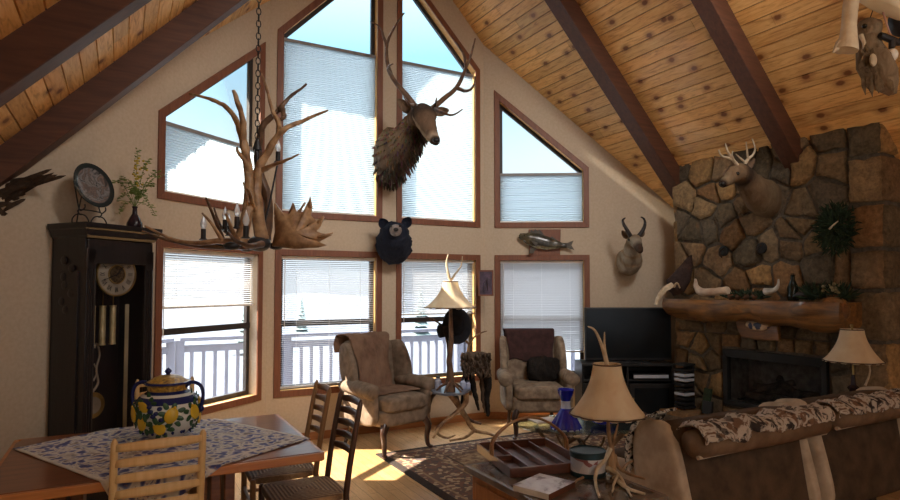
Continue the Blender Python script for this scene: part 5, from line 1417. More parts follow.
def shade(name, t, c, rb, rt, h, pleats=8):
    """flared laced rawhide shade hanging from c (top centre)"""
    prof = []
    for k in range(13):
        u = k/12; prof.append((rt+(rb-rt)*(u**2.1*.80+u*.20), -h*u))
    prof += [(a-.003, z) for a, z in prof[::-1]]
    sh = MB(); vs = []; seg = 48
    n = len(prof)
    for r_, z in prof:
        for k in range(seg):
            a = 2*PI*k/seg; q = 1+.05*abs(math.sin(a*pleats/2))*(r_/rb) - .03; vs.append(Vector((c[0]+r_*q*math.cos(a), c[1]+r_*q*math.sin(a), c[2]+z+(.006*math.cos(a*16) if abs(z+h) < .001 else 0))))
    sh.add(vs, [(i*seg+k, i*seg+(k+1) % seg, (i+1)*seg+(k+1) % seg, (i+1)*seg+k) for i in range(n-1) for k in range(seg)])
    s = sh.build(name, M_['rawhide'], t, 'full', world=True)
    for r_, z in ((rb*1.0, -h+.006), (rt*1.0, -.004)):
        m = MB()
        pts = [(c[0]+(r_*(1+.05*abs(math.sin(k*2*PI/48*pleats/2))*(r_/rb)-.03)+.002)*math.cos(k*2*PI/48), c[1]+(r_*(1+.05*abs(math.sin(k*2*PI/48*pleats/2))*(r_/rb)-.03)+.002)*math.sin(k*2*PI/48), c[2]+z) for k in range(48)]
        m.tube(pts, .0042, None, 5, 1, closed=True)
        m.build('lacing', M_['lace'], s, world=True)
    m = MB()
    for k in range(3):
        a = k*2*PI/3; m.cyl((c[0], c[1], c[2]-.02), (c[0]+rt*math.cos(a), c[1]+rt*math.sin(a), c[2]-.006), .003, seg=5)
    m.build('spider', M_['brass'], s, world=True)
    return s

# ------------------------------------------------------------------ antler side table with lamp, hat and pelts
AT = .57; ac = pz(450, 389, AT)
at = thing('antler_side_table', 'side table of tangled antlers with a slate top between the wing chairs', 'side table', (ac.x, ac.y, 0))
m = MB(); ol = [pz(x, y, AT) for x, y in ((430, 387.5), (436, 384), (452, 383), (468, 384.5), (471, 388.5), (464, 393), (446, 394), (433, 392))]; m.prism(ol, (0, 0, -.022)); m.build('slate_top', M_['slate'], at, False, .004, world=True)
D0 = dist(ac)
def pa(x, y, q=0):
    p = px(x, y, D0+q)
    if p.z < .03: p.z = .03
    return p
def abm(name, beams, mt, par, seed=0):
    m = MB()
    for pts, r0, r1 in beams: m.tube([pa(*p) for p in pts], r0, r1, 8, 5)
    m.jitter(.004, 20, seed)
    for i, v in enumerate(m.v):
        if v.z < .004: v.z = .004
    return m.build(name, mt, par, world=True)
abm('antler_leg', [([(449, 393, 0), (456, 402, .0), (466, 418, .05), (474, 430, .1), (490, 434, .15), (507, 441, -.1)], .034, .010), ([(474, 430, .1), (466, 437, -.05), (450, 441, -.25)], .022, .007)], M_['antler'], at)
abm('antler_leg', [([(466, 393, .0), (465, 404, .0), (452, 416, -.05), (441, 425, -.1), (433, 438, -.25)], .034, .010), ([(441, 425, -.1), (436, 432, .0), (446, 438, .1), (455, 436, .3)], .02, .008)], M_['antler'], at, 1)
abm('antler_leg', [([(436, 392, .1), (431, 399, .1), (428, 412, .15), (431, 424, .35)], .024, .012), ([(455, 396, .3), (462, 410, .4), (470, 420, .5), (481, 424, .55)], .03, .012)], M_['antlerdark'], at, 2)
abm('antler_branch', [([(470, 395, .30), (472, 375, .30), (468, 355, .28), (470, 343, .25), (477, 335, .2), (487, 331, .15)], .022, .006), ([(470, 345, .26), (463, 338, .22), (458, 330, .2)], .014, .006)], M_['antler'], at, 3)
abm('antler_branch', [([(447, 386, .25), (449, 360, .25), (446, 335, .22), (440, 324, .15), (425, 316, .05)], .022, .006)], M_['antlerdark'], at, 4)
la = thing('antler_lamp', 'table lamp with a flared rawhide shade on the antler side table, by the middle windows', 'lamp', (ac.x, ac.y, AT), 0, 'antler lamps with rawhide shades')
lc = px(450.5, 281, 5.99); base = Vector((lc.x, lc.y, AT))
k_ = D0
m = MB(); m.loft([base, base+Vector((.01, 0, .12)), base+Vector((-.01, .01, .3)), base+Vector((.008, 0, .5)), Vector((lc.x, lc.y, lc.z-.25))], [.05, .034, .028, .024, .016], 10); m.jitter(.006, 16, 5)
for q in range(5):
    a = q*1.26; m.tube([base+Vector((0, 0, .10)), base+Vector((.09*math.cos(a), .09*math.sin(a), .055)), base+Vector((.14*math.cos(a), .14*math.sin(a), .010))], .016, .008, 7)
m.build('antler_base', M_['antlerdark'], la, world=True)
m = MB(); m.cyl((lc.x, lc.y, lc.z-.26), (lc.x, lc.y, lc.z-.01), .009, seg=8); m.build('stem', M_['silver'], la, world=True)
shade('lamp_shade', la, lc, .255, .075, .268)
m = MB(); m.tube([lc+Vector((0, 0, -.01)), px(447.5, 270, 5.99), px(446.5, 262, 5.98), px(448.5, 254, 5.97)], .016, .005, 8); m.tube([lc+Vector((0, 0, .0)), px(456, 273, 5.99), px(461, 266, 5.98), px(462.5, 256, 5.97)], .014, .004, 8); m.build('antler_finial', M_['antlerpale'], la, world=True)
# black hat hung on the antlers
hat = thing('black_hat', 'black felt hat hanging on the antlers under the lamp shade', 'hat', px(456, 326, D0+.13))
hx = (-FW*.86+RT*.25+UP*.10).normalized(); hs = hx.cross(Vector((0, 0, 1))).normalized(); hu = hs.cross(hx)
HM = Matrix((hs, hu, hx)).transposed(); hc = px(456.5, 326, D0+.12)
m = MB()
def brim(u, v):
    a = u*2*PI; r_ = .095+.085*v; return hc+HM @ Vector((r_*math.cos(a)*.86, r_*math.sin(a)*1.04, .028*v*v*abs(math.cos(a))-.0))
m.sheet(brim, 40, 6, .006); m.build('brim', M_['felt'], hat, 'full', world=True)
m = MB(); m.lathe([(.098, -.004), (.092, -.05), (.080, -.10), (.05, -.118), (.02, -.105), (.001, -.10)], hc, 24, HM); m.v = m.v; cr_ = m.build('crown', M_['felt'], hat, 'full', world=True)
m = MB(); m.lathe([(.0995, -.006), (.098, -.026), (.086, -.026), (.086, -.006)], hc, 24, HM); m.build('band', M_['blackmetal'], cr_, world=True)
m = MB(); m.puff(px(441.5, 331, D0+.10), (.09, .06, .14), .7, 8); m.jitter(.015, 14, 4); b_ = m.build('felt_beanie', M_['felt'], None, 'full'); tag(b_, 'small black felt beanie hanging left of the black hat', 'hat')
# pelts
pe = thing('fur_pelt', 'grey-brown fur pelts with dark tails hanging on the antlers beside the right wing chair', 'pelt', px(476, 360, D0+.12))
m = MB(); r = random.Random(6); q0 = D0+.16
m.puff(px(476, 363, q0), (.30, .14, .23), .5, 12, Matrix((RT, FW, UP)).transposed())
for i in range(240):
    x, y = r.uniform(461.5, 490.5), r.uniform(353, 374); D = q0-.075+r.uniform(-.01, .03)
    m.loft([px(x, y, D), px(x+r.uniform(-1, 1), y+2.5, D-.015), px(x+r.uniform(-1.5, 1.5), y+5, D-.004)], [.010, .008, .001], 4)
m.jitter(.012, 22, 1); m.build('pelt', fur_mat('raccoon_fur', S(128, 108, 90), S(70, 58, 50), 26), pe, 'full', world=True)
for pts, mt_, r0 in (([(466, 372, 0), (465, 386, .02), (463, 398, .03), (464, 408, .03)], 'blackfur', .035), ([(471, 374, 0), (474, 390, 0), (477, 402, 0), (478, 410, .0)], 'blackfur', .035), ([(486, 371, 0), (488, 385, .02), (487, 400, .03), (488, 416, .03)], 'blackfur', .05), ([(482, 372, .05), (483, 392, .05), (485, 412, .05)], 'fur', .04)):
    m = MB(); m.tube([px(x, y, q0+q) for x, y, q in pts], r0, r0*.35, 10, 6); m.jitter(.016, 24, pts[0][0]); m.build('tail', M_['blackfur'] if mt_ == 'blackfur' else fur_mat('tail_fur', S(128, 108, 90), S(60, 50, 44), 26), pe, world=True)
for i, (x, w_, h_) in enumerate(((438, .035, .11), (463, .03, .09), (468, .026, .07))):
    p = pz(x, 388.5, AT+.0015); j = thing('glass_jar', ['tall clear glass jar on the left of the slate top', 'clear glass jar near the right end of the slate top', 'small clear glass jar at the right end of the slate top'][i], 'jar', p, 0, 'glass jars on the slate top')
    m = MB(); m.lathe([(.001, 0), (w_, 0), (w_, h_*.7), (w_*.55, h_*.85), (w_*.6, h_), (w_*.5, h_), (w_*.45, h_*.85), (w_*.9, h_*.68), (w_*.9, .006), (.001, .006)], seg=16); m.build('body', M_['paleglass'], j)
    m = MB(); m.cyl((0, 0, h_), (0, 0, h_+.015), w_*.62, seg=14); m.build('stopper', M_['candle'], j)

# ------------------------------------------------------------------ television corner
def oriented(c): return Matrix((RT, Vector((FW.x, FW.y, 0)).normalized(), Vector((0, 0, 1)))).transposed()
OM = oriented(0); fh = Vector((FW.x, FW.y, 0)).normalized()
def at_cam(x, D, z): p = px(x, 287, D); return Vector((p.x, p.y, z))
cc_ = at_cam(622, 6.98, 0)
tc_ = thing('media_cabinet', 'black media cabinet under the television', 'cabinet', cc_)
CW, CH, CDp = 1.03, .745, .40
def lb(m, x, y, z, w, d, h): m.box(cc_+OM @ Vector((x, y, 0))+Vector((0, 0, z)), (w, d, h), OM); return m
m = MB(); lb(m, 0, 0, CH-.015, CW, CDp, .03); lb(m, 0, 0, .04, CW-.02, CDp-.02, .08); lb(m, -CW/2+.012, 0, CH/2, .024, CDp, CH-.03); lb(m, CW/2-.012, 0, CH/2, .024, CDp, CH-.03); lb(m, 0, CDp/2-.01, CH/2, CW, .02, CH-.03); lb(m, 0, 0, CH/2, .024, CDp-.02, CH-.04); lb(m, 0, .02, .55, CW-.03, CDp-.06, .02); m.build('carcass', M_['blackwood'], tc_, False, .004, world=True)
for s in (-1, 1):
    m = MB(); lb(m, s*CW/4, -CDp/2-.008, .30, CW/2-.02, .016, .45); d = m.build('door', M_['blackwood'], tc_, False, .003, world=True)
    m = MB(); lb(m, s*CW/4, -CDp/2-.0175, .30, CW/2-.13, .003, .35); m.build('door_panel', M_['screen'], d, False, world=True)
    m = MB(); p = cc_+OM @ Vector((s*.05, -CDp/2-.024, 0))+Vector((0, 0, .36)); m.ball(p, .012, 8); m.build('knob', M_['brass'], d, world=True)
for i, (x, w, lab) in enumerate(((-.19, .30, 'silver-fronted disc player on the left of the open shelf under the television'), (.27, .40, 'wide silver-fronted player on the right of the open shelf under the television'))):
    p = cc_+OM @ Vector((x, -.02, 0))+Vector((0, 0, .5625)); e = thing('disc_player', lab, 'electronics', p, 0, 'players under the television')
    m = MB(); m.box((0, 0, .032), (w, .28, .06), OM); m.build('body', M_['tv'], e, False, .003)
    m = MB(); m.box(OM @ Vector((0, -.143, 0))+Vector((0, 0, .034)), (w-.01, .006, .035), OM); m.build('front_strip', M_['grey'], e, False, .001)
tvc = at_cam(627, 6.93, 0)
tv = thing('television', 'black flat-screen television in front of the right-hand window wall', 'television', (tvc.x, tvc.y, CH))
zt_, zb_ = px(627, 307.5, 6.9).z, px(627, 360, 6.9).z
TW = .985
m = MB(); m.box((tvc.x, tvc.y, (zt_+zb_)/2), (TW, .05, zt_-zb_), OM); m.build('housing', M_['tv'], tv, False, .006, world=True)
m = MB(); m.box(Vector((tvc.x, tvc.y, (zt_+zb_)/2+.006))-fh*.0265, (TW-.03, .004, zt_-zb_-.045), OM); m.build('screen', M_['screen'], tv, False, world=True)
m = MB(); m.box((tvc.x, tvc.y, CH+.007), (.42, .20, .014), OM); m.box((tvc.x, tvc.y, (CH+zb_)/2+.01), (.08, .04, zb_-CH+.01), OM); m.build('stand', M_['tv'], tv, False, .003, world=True)
HT = .305
for i, (y, w, h, mt_, lab) in enumerate(((4.50, .11, .26, 'blackmetal', ''),)):
    p = Vector((5.30, 4.50, HT+.012)); e = thing('disc_tower', 'small black tower with silver discs on the left end of the hearth', 'rack', p)
    m = MB(); m.box((0, 0, .012), (.17, .15, .024)); m.box((.07, 0, .24), (.02, .13, .44)); m.box((0, 0, .46), (.17, .15, .02)); m.build('frame', M_['blackmetal'], e, False, .003)
    for q in range(8):
        m = MB(); m.box((-.005, .0, .05+q*.05), (.15, .14, .028)); m.build('disc_case', M_['grey'] if q in (2, 5, 6) else M_['tv'], e, False, .002)
for i, (xx, yy, w, d, h, rz, mt_, lab) in enumerate(((5.27, 4.19, .03, .10, .13, 10, 'blackwood', 'small dark patterned card standing on the hearth left of the firebox'), (5.36, 4.27, .02, .10, .24, -8, 'green', 'dark green picture leaning on the chimney left of the firebox'))):
    m = MB(); m.box((0, 0, h/2), (w, d, h), Matrix.Rotation(R(10), 3, 'Y')); o = m.build('standing_card', M_[mt_], None, False, .002); o.location = (xx, yy, HT+.004); o.rotation_euler = (0, 0, R(rz)); tag(o, lab, 'card')
# right-hand lamp on the hearth
lr = px(852, 329, 4.80); b = Vector((lr.x, lr.y, HT))
l2 = thing('antler_lamp', 'dark bottle-shaped lamp with a rawhide shade in front of the right end of the fireplace', 'lamp', b, 0, 'antler lamps with rawhide shades')
m = MB(); m.lathe([(.001, 0), (.09, 0), (.095, .02), (.07, .06), (.075, .2), (.062, .33), (.035, .40), (.030, .47), (.045, .50), (.02, .52), (.012, .60), (.001, .605)], b, 24); m.build('bottle_base', M_['vase'], l2, world=True)
m = MB(); m.cyl(b+Vector((0, 0, .59)), Vector((lr.x, lr.y, lr.z+.02)), .008, seg=8); m.ball(Vector((lr.x, lr.y, lr.z+.025)), .014, 8); m.build('stem', M_['brass'], l2, world=True)
m = MB(); m.tube([b+Vector((.05, -.06, .52)), b+Vector((.07, -.09, .64)), b+Vector((.05, -.07, .75))], .010, .004, 6); m.build('antler_tine', M_['antlerpale'], l2, world=True)
shade('lamp_shade', l2, lr, .205, .082, .258)

# ------------------------------------------------------------------ coffee table
gz_ = .45; gc = pz(580, 423, gz_)
ct = thing('coffee_table', 'low glass-topped coffee table on antlers, behind the end table', 'coffee table', (gc.x, gc.y, .012))
m = MB(); pts = []
for k in range(40):
    a = k*2*PI/40; pts.append(gc+RT*(.55*math.copysign(abs(math.cos(a))**.8, math.cos(a)))+fh*(.37*math.copysign(abs(math.sin(a))**.8, math.sin(a))))
m.prism(pts, (0, 0, -.012)); gt = glass_mat('table_glass', (.74, .86, .86), .5); m.build('glass_top', gt, ct, False, .003, world=True)
r = random.Random(12)
for q in range(5):
    a = q*1.256+.4; o_ = Vector((gc.x, gc.y, 0)); u = RT*math.cos(a)+fh*math.sin(a); w_ = RT*-math.sin(a)+fh*math.cos(a)
    m = MB(); m.tube([o_+u*.36+w_*.10+Vector((0, 0, .425)), o_+u*.33+Vector((0, 0, .34)), o_+u*.22-w_*.08+Vector((0, 0, .20)), o_+u*.30-w_*.02+Vector((0, 0, .10)), o_+u*.44+w_*.05+Vector((0, 0, .028))], .020, .012, 8, 6)
    m.tube([o_+u*.22-w_*.08+Vector((0, 0, .20)), o_+u*.02-w_*.12+Vector((0, 0, .17)), o_-u*.16-w_*.02+Vector((0, 0, .26)), o_-u*.20+w_*.05+Vector((0, 0, .36))], .018, .008, 8, 6)
    m.jitter(.006, 14, q); m.build('antler_leg', M_['antlerdark'] if q % 2 else M_['antler'], ct, world=True)
    m = MB(); m.ball(o_+u*.36+w_*.10+Vector((0, 0, .424)), (.03, .03, .012), 8); m.build('antler_burr', M_['antlerpale'], ct, world=True)
vb = pz(566, 428.5, gz_+.002)
bv = thing('blue_vase', 'cobalt blue glass vase with a pleated skirt on the coffee table', 'vase', vb)
rp = lambda a, z: .07*math.sin(a*14)*max(0, min(1, (.15-z)/.10))
m = MB(); m.lathe([(.001, .002), (.122, .002), (.119, .02), (.100, .06), (.077, .10), (.056, .14), (.042, .165)], seg=84, rip=rp); m.build('skirt', M_['cobalt'], bv, 'full')
m = MB(); m.lathe([(.042, .163), (.038, .185), (.036, .205), (.040, .228)], seg=28); m.build('waist', M_['paleglass'], bv)
m = MB(); m.lathe([(.040, .226), (.050, .26), (.063, .29), (.062, .302), (.069, .312), (.067, .320), (.058, .318), (.045, .28), (.001, .25)], seg=36); m.build('cup', M_['cobalt'], bv, 'full')
m = MB(); m.lathe([(.122, .0), (.126, .004), (.122, .012), (.118, .004)], seg=60); m.build('rim', M_['paleglass'], bv)
PP = [(545, 421, .24, .18, 20, 'paper', 'white papers lying on the glass left of the blue vase'), (598, 414, .26, .20, -15, 'mag', 'open pale magazine lying on the glass right of the blue vase'), (573, 411.5, .20, .15, 40, 'paper', 'white sheet lying on the glass behind the blue vase')]
for x, y, w, d, rz, mt_, lab in PP:
    m = MB(); m.box((0, 0, .006), (w, d, .012)); o = m.build('paper_stack', M_[mt_], None, False, .002); p = pz(x, y, gz_); o.location = p+Vector((0, 0, .0015)); o.rotation_euler = (0, 0, R(rz)-YAW); tag(o, lab, 'paper')
m = MB(); m.puff((0, 0, .06), (.22, .16, .12), .6, 8); o = m.build('blue_bowl', M_['cobalt'], None, 'full'); o.location = pz(604, 424, gz_)+Vector((0, 0, .002)); tag(o, 'blue glass bowl on the coffee table behind the near lamp', 'bowl')

# ------------------------------------------------------------------ near end table
ET = .60; EX0, EX1, EY0, EY1 = 1.712, 2.33, 2.08, 2.985
et = thing('end_table', 'oak end table with a dark stone top beside the left sofa', 'side table', ((EX0+EX1)/2, (EY0+EY1)/2, 0))
m = MB(); m.box(((EX0+EX1)/2, (EY0+EY1)/2, ET-.008), (EX1-EX0-.03, EY1-EY0-.03, .016)); m.build('stone_top', M_['stonetop'], et, False, .003, world=True)
m = MB(); m.ring([Vector((x, y, ET+.001)) for x, y in ((EX0, EY0), (EX1, EY0), (EX1, EY1), (EX0, EY1))], [Vector((x, y, ET+.001)) for x, y in ((EX0+.03, EY0+.03), (EX1-.03, EY0+.03), (EX1-.03, EY1-.03), (EX0+.03, EY1-.03))], (0, 0, -.035)); m.build('top_edge', mat('grey_table_edge', S(120, 108, 98), S(94, 82, 74), 9, .25, spec=.6), et, False, .005, world=True)
m = MB(); m.box(((EX0+EX1)/2, (EY0+EY1)/2, .30), (EX1-EX0-.07, EY1-EY0-.07, .53)); m.box(((EX0+EX1)/2, (EY0+EY1)/2, .03), (EX1-EX0-.05, EY1-EY0-.05, .06)); m.build('cabinet', M_['oak'], et, False, .005, world=True)
m = MB(); m.box((EX0+.032, (EY0+EY1)/2, .31), (.012, EY1-EY0-.16, .42)); dr = m.build('door', M_['oak'], et, False, .004, world=True)
# divided tray with a bent handle
RIMZ = ET+.055
A_, B_, C_ = pz(489.5, 447.5, RIMZ), pz(526, 474.5, RIMZ), pz(572, 456, RIMZ)
e1 = (B_-A_); e2 = (C_-B_); l1, l2_ = e1.length, e2.length; e1.normalize(); e2 = (e2-e1*e2.dot(e1)).normalized()
tb = (A_+C_)/2; tb = Vector((tb.x, tb.y, ET+.0025)); TM = Matrix((e1, e2, Vector((0, 0, 1)))).transposed()
ca_ = thing('divided_tray', 'wooden divided tray with a tall bent handle on the end table', 'tray', tb)
m = MB(); m.box(TM @ Vector((0, 0, .006)), (l1-.03, l2_-.03, .010), TM); m.build('bottom', M_['walnut'], ca_, False, .002)
for s in (-1, 1):
    m = MB(); a = TM @ Vector((-l1/2, s*l2_/2, .028)); b = TM @ Vector((l1/2, s*l2_/2, .028)); m.bar(a, b, .010, .050); m.build('side', M_['walnut'], ca_, False, .002)
    m = MB(); a = TM @ Vector((s*l1/2, -l2_/2, .028)); b = TM @ Vector((s*l1/2, l2_/2, .028)); m.bar(a, b, .010, .050); m.build('side', M_['walnut'], ca_, False, .002)
for f in (-.22, .0, .22):
    m = MB(); a = TM @ Vector((-l1/2+.006, f*l2_*1.1, .026)); b = TM @ Vector((l1/2-.006, f*l2_*1.1, .026)); m.bar(a, b, .008, .036); m.build('divider', M_['walnut'], ca_, False, .002)
m = MB(); a = TM @ Vector((-.0, -l2_/2, .026)); b = TM @ Vector((.0, -.22*l2_*1.1, .026)); m.bar(a, b, .008, .036); m.build('divider', M_['walnut'], ca_, False, .002)
m = MB()
for dx in (-.012, .012):
    m.tube([TM @ Vector((dx*1.6, -l2_/2-.008, .05)), TM @ Vector((dx, -l2_/2+.0, .13)), TM @ Vector((dx*.4, -l2_*.33, .205)), TM @ Vector((0, -l2_*.1, .245)), TM @ Vector((0, l2_*.12, .24)), TM @ Vector((dx*.4, l2_*.34, .19)), TM @ Vector((dx, l2_/2, .12)), TM @ Vector((dx*1.6, l2_/2+.008, .05))], .0075, .0075, 8)
m.build('handle', M_['bentwood'], ca_)
# magazines
A_, B_, C_ = pz(512.5, 485, ET+.03), pz(549, 494.5, ET+.03), pz(574, 481.5, ET+.03)
e1 = B_-A_; l1 = e1.length; e1.normalize(); e2 = C_-B_; e2 = e2-e1*e2.dot(e1); l2_ = e2.length; e2.normalize(); c = A_+e1*l1/2+e2*l2_/2; TM = Matrix((e1, e2, Vector((0, 0, 1)))).transposed()
bk = thing('picture_book', 'pale picture book lying flat on the end table', 'book', (c.x, c.y, ET+.0025))
m = MB(); m.box((0, 0, .014), (l1-.004, l2_-.004, .022), TM); m.build('pages', M_['paper'], bk, False)
m = MB(); m.box((0, 0, .027), (l1, l2_, .003), TM); m.box((0, 0, .0015), (l1, l2_, .003), TM); m.build('cover', M_['mag'], bk, False)
m = MB(); m.box(TM @ Vector((l1/2, 0, .0145)), (.003, l2_, .027), TM); m.build('spine', M_['walnut'], bk, False)
# tin
tp = pz(588, 474, ET+.0025)
tn = thing('decorated_tin', 'round teal tin with a picture band on the end table behind the book', 'tin', tp)
m = MB(); m.lathe([(.001, 0), (.092, 0), (.094, .004), (.094, .022), (.092, .024)], seg=36); m.build('base', M_['tin'], tn)
m = MB(); m.lathe([(.0915, .022), (.0915, .098)], seg=36); m.build('picture_band', M_['tinband'], tn)
m = MB(); m.lathe([(.0915, .096), (.096, .098), (.096, .126), (.092, .130), (.088, .124), (.001, .122)], seg=36); m.build('lid', M_['tin'], tn)
# near antler lamp
ls = px(607, 363.5, 3.2); lb_ = pz(609, 480, ET+.0025)
l3 = thing('antler_lamp', 'antler lamp with a large rawhide shade on the near end table', 'lamp', lb_, 0, 'antler lamps with rawhide shades')
hb = Vector((ls.x, ls.y, px(609, 452, 3.25).z))
def pe_(x, y, q=0):
    p = px(x, y, 3.2+q)
    return p if p.z > ET+.012 else pz(x, y, ET+.010)
def leg(beams, mt_, seed):
    m = MB()
    for pts, r0, r1 in beams: m.tube([pe_(*p) for p in pts], r0, r1, 8, 6)
    m.jitter(.003, 26, seed)
    for v in m.v: v.z = max(v.z, ET+.003)
    m.build('antler_leg', mt_, l3, world=True)
leg([([(611, 447, 0), (605, 459, -.03), (597, 470, -.08), (595.5, 482, -.14), (599, 497, -.22)], .015, .006)], M_['antlerpale'], 1)
leg([([(607, 468, -.02), (616, 473, -.08), (625, 485, -.16), (631, 496, -.22)], .014, .005), ([(618, 475, -.1), (614, 484, -.12), (612.5, 492, -.16)], .009, .004)], M_['antlerpale'], 2)
leg([([(611, 455, 0), (606, 470, .0), (592, 474, .0), (578, 480, -.06), (569, 487, -.12)], .013, .005)], M_['antler'], 3)
leg([([(614, 455, .03), (619, 468, .05), (632, 475, .04), (645, 479, .0)], .013, .005), ([(622, 470, .05), (628, 463, .06), (634, 461, .06)], .009, .004)], M_['antler'], 4)
leg([([(612, 452, .03), (615, 466, .08), (612, 470, .16), (604, 468, .22)], .013, .006), ([(615, 478, -.05), (627, 488, -.06), (645, 494, -.1)], .014, .006)], M_['antlerpale'], 5)
m = MB(); m.loft([pe_(613, 474), pe_(612, 460), pe_(611, 446), pe_(608.5, 430), pe_(608, 412)], [.018, .018, .015, .011, .009], 10); m.jitter(.005, 22, 5)
m.tube([pe_(611, 450), pe_(615, 436, -.02), (pe_(618, 424, -.03))], .010, .004, 7); m.build('antler_stem', M_['antler'], l3, world=True)
m = MB(); m.cyl(pe_(608, 414), Vector((ls.x, ls.y, ls.z)), .007, seg=8); m.build('stem', M_['brass'], l3, world=True)
shade('lamp_shade', l3, ls, .195, .074, .268)
m = MB(); m.tube([ls+Vector((0, 0, -.005)), px(602, 346, 3.2), px(595, 330.5, 3.19), px(588, 326.5, 3.17)], .013, .003, 8); m.tube([ls, px(604.5, 348, 3.2), px(604.5, 332, 3.19)], .012, .003, 8); m.build('antler_finial', M_['antlerpale'], l3, world=True)
# ------------------------------------------------------------------ things on the mantel
def mp(x, X=5.34): p = pX(x, 293, X); return Vector((p.x, p.y, MZ))
sk = thing('skull_mount', 'small dark animal skin with a pale horn hanging off the left end of the mantel', 'taxidermy', mp(678))
m = MB(); m.loft([px(671, 293, 6.2), px(676, 286, 6.2), px(683, 277, 6.22), (px(688, 266, 6.26)), px(690, 256, 6.28)], [.05, .10, .09, .05, .012], 12); m.jitter(.03, 12, 3); m.jitter(.012, 40, 5)
m.build('body', fur_mat('mottled_dark_skin', S(96, 76, 70), S(44, 34, 32), 22, (1, 1, 1)), sk, 'full', world=True)
m = MB(); m.tube([px(672, 285, 6.12), px(664, 290, 6.08), px(659, 297, 6.05), px(656, 305, 6.03)], .03, .018, 8); m.jitter(.006, 30, 1); m.build('pale_horn', M_['antlerpale'], sk, world=True)
m = MB(); m.tube([px(674, 287, 6.1), px(677, 283, 6.06), px(680, 288, 6.08)], .012, .006, 7); m.build('claw', M_['antlerpale'], sk, world=True)
ho = thing('pale_horn', 'pale curved horn lying on the mantel near its left end', 'horn', mp(706))
q = [pX(x, y, 5.28) for x, y in ((695.5, 279), (696.5, 287), (702, 292), (713, 292), (728, 290.5))]
q = [Vector((p.x, p.y, max(p.z, MZ+.035))) for p in q]
m = MB(); m.loft(spline(q, 5), [.012+.028*min(1, i/9) for i in range(21)], 12); m.jitter(.006, 20, 2); m.build('horn', mat('cream_horn', S(222, 204, 180), S(196, 168, 144), 12, .45), ho, world=True)
def sprigs(name, label, x0, x1, h, n, seed, mt_, X=5.33, cones=0):
    c = mp((x0+x1)/2, X); t = thing(name, label, 'greenery', c); r = random.Random(seed); m = MB()
    a, b = mp(x0, X), mp(x1, X)
    for i in range(n):
        p = a.lerp(b, r.random())+Vector((r.uniform(-.05, .04), 0, .012)); d = Vector((r.uniform(-.5, .5), r.uniform(-.7, .7), r.uniform(.1, 1))).normalized()*h*r.uniform(.4, 1)
        m.loft([p, p+d*.6, p+d+Vector((0, 0, -.01))], [.004, .012, .001], 4)
    m.build('needles', mt_, t, world=True)
    for i in range(cones):
        p = a.lerp(b, (i+.5)/cones)+Vector((-.06, 0, .03)); k = MB(); k.lathe([(.004, -.035), (.024, -.02), (.028, 0), (.018, .022), (.003, .036)], p, 14, Matrix.Rotation(R(80), 3, 'X'), lambda a_, z: .25*math.sin(a_*6+z*300)); k.build('pine_cone', M_['bark'], t, world=True)
    return t
sprigs('pine_garland', 'dark pine sprigs and cones on the middle of the mantel', 731, 762, .12, 220, 1, M_['green'], cones=4)
sprigs('evergreen_sprigs', 'dark evergreen sprigs at the right end of the mantel under the wreath', 812, 846, .20, 260, 2, M_['green'])
sw = thing('small_white_horn', 'small white horn with an upturned tip on the mantel right of the pine cones', 'horn', mp(773))
q = [pX(x, y, 5.27) for x, y in ((765, 291.5), (770, 291), (775, 289.5), (778, 285), (778.5, 279))]; q = [Vector((p.x, p.y, max(p.z, MZ+.03))) for p in q]
m = MB(); m.loft(spline(q, 5), [.034-.028*(i/20) for i in range(21)], 12); m.build('horn', mat('white_horn', S(206, 204, 196), S(150, 146, 140), 12, .4), sw, world=True)
bt = thing('green_bottle', 'dark green bottle standing on the mantel right of the white horn', 'bottle', mp(793, 5.36))
m = MB(); m.lathe([(.001, 0), (.045, 0), (.048, .01), (.046, .12), (.03, .165), (.018, .19), (.018, .23), (.022, .235), (.001, .236)], seg=20); m.build('body', mat('green_glass', S(22, 34, 28), S(14, 22, 18), 6, .15), bt)
m = MB(); m.cyl((0, 0, .234), (0, 0, .25), .015, seg=12); m.build('cork', M_['bark'], bt)
rb = thing('dark_figurine', 'low dark red and black figure lying on the mantel beside the green bottle', 'figurine', mp(806, 5.33))
m = MB(); m.loft([(0, .12, .03), (0, .06, .05), (0, -.02, .055), (0, -.08, .05), (-.01, -.12, .075), (-.02, -.15, .08)], [.012, .038, .045, .036, .026, .010], 12); m.jitter(.008, 22, 2); m.build('body', mat('dark_red_black', S(64, 34, 30), S(26, 22, 24), 14, .5), rb)
bl_ = thing('dried_flower_pot', 'small pot of pale dried flowers at the right end of the mantel', 'plant', mp(832, 5.27))
m = MB(); m.lathe([(.001, 0), (.035, 0), (.045, .06), (.04, .06), (.001, .05)], seg=18); m.build('pot', M_['bark'], bl_)
m = MB(); r = random.Random(5)
for i in range(26): m.ball((r.uniform(-.05, .05), r.uniform(-.06, .06), .08+r.uniform(0, .07)), r.uniform(.008, .016), 6)
m.build('flowers', mat('dried_flower', S(150, 138, 104), S(104, 94, 66), 20, .9), bl_)
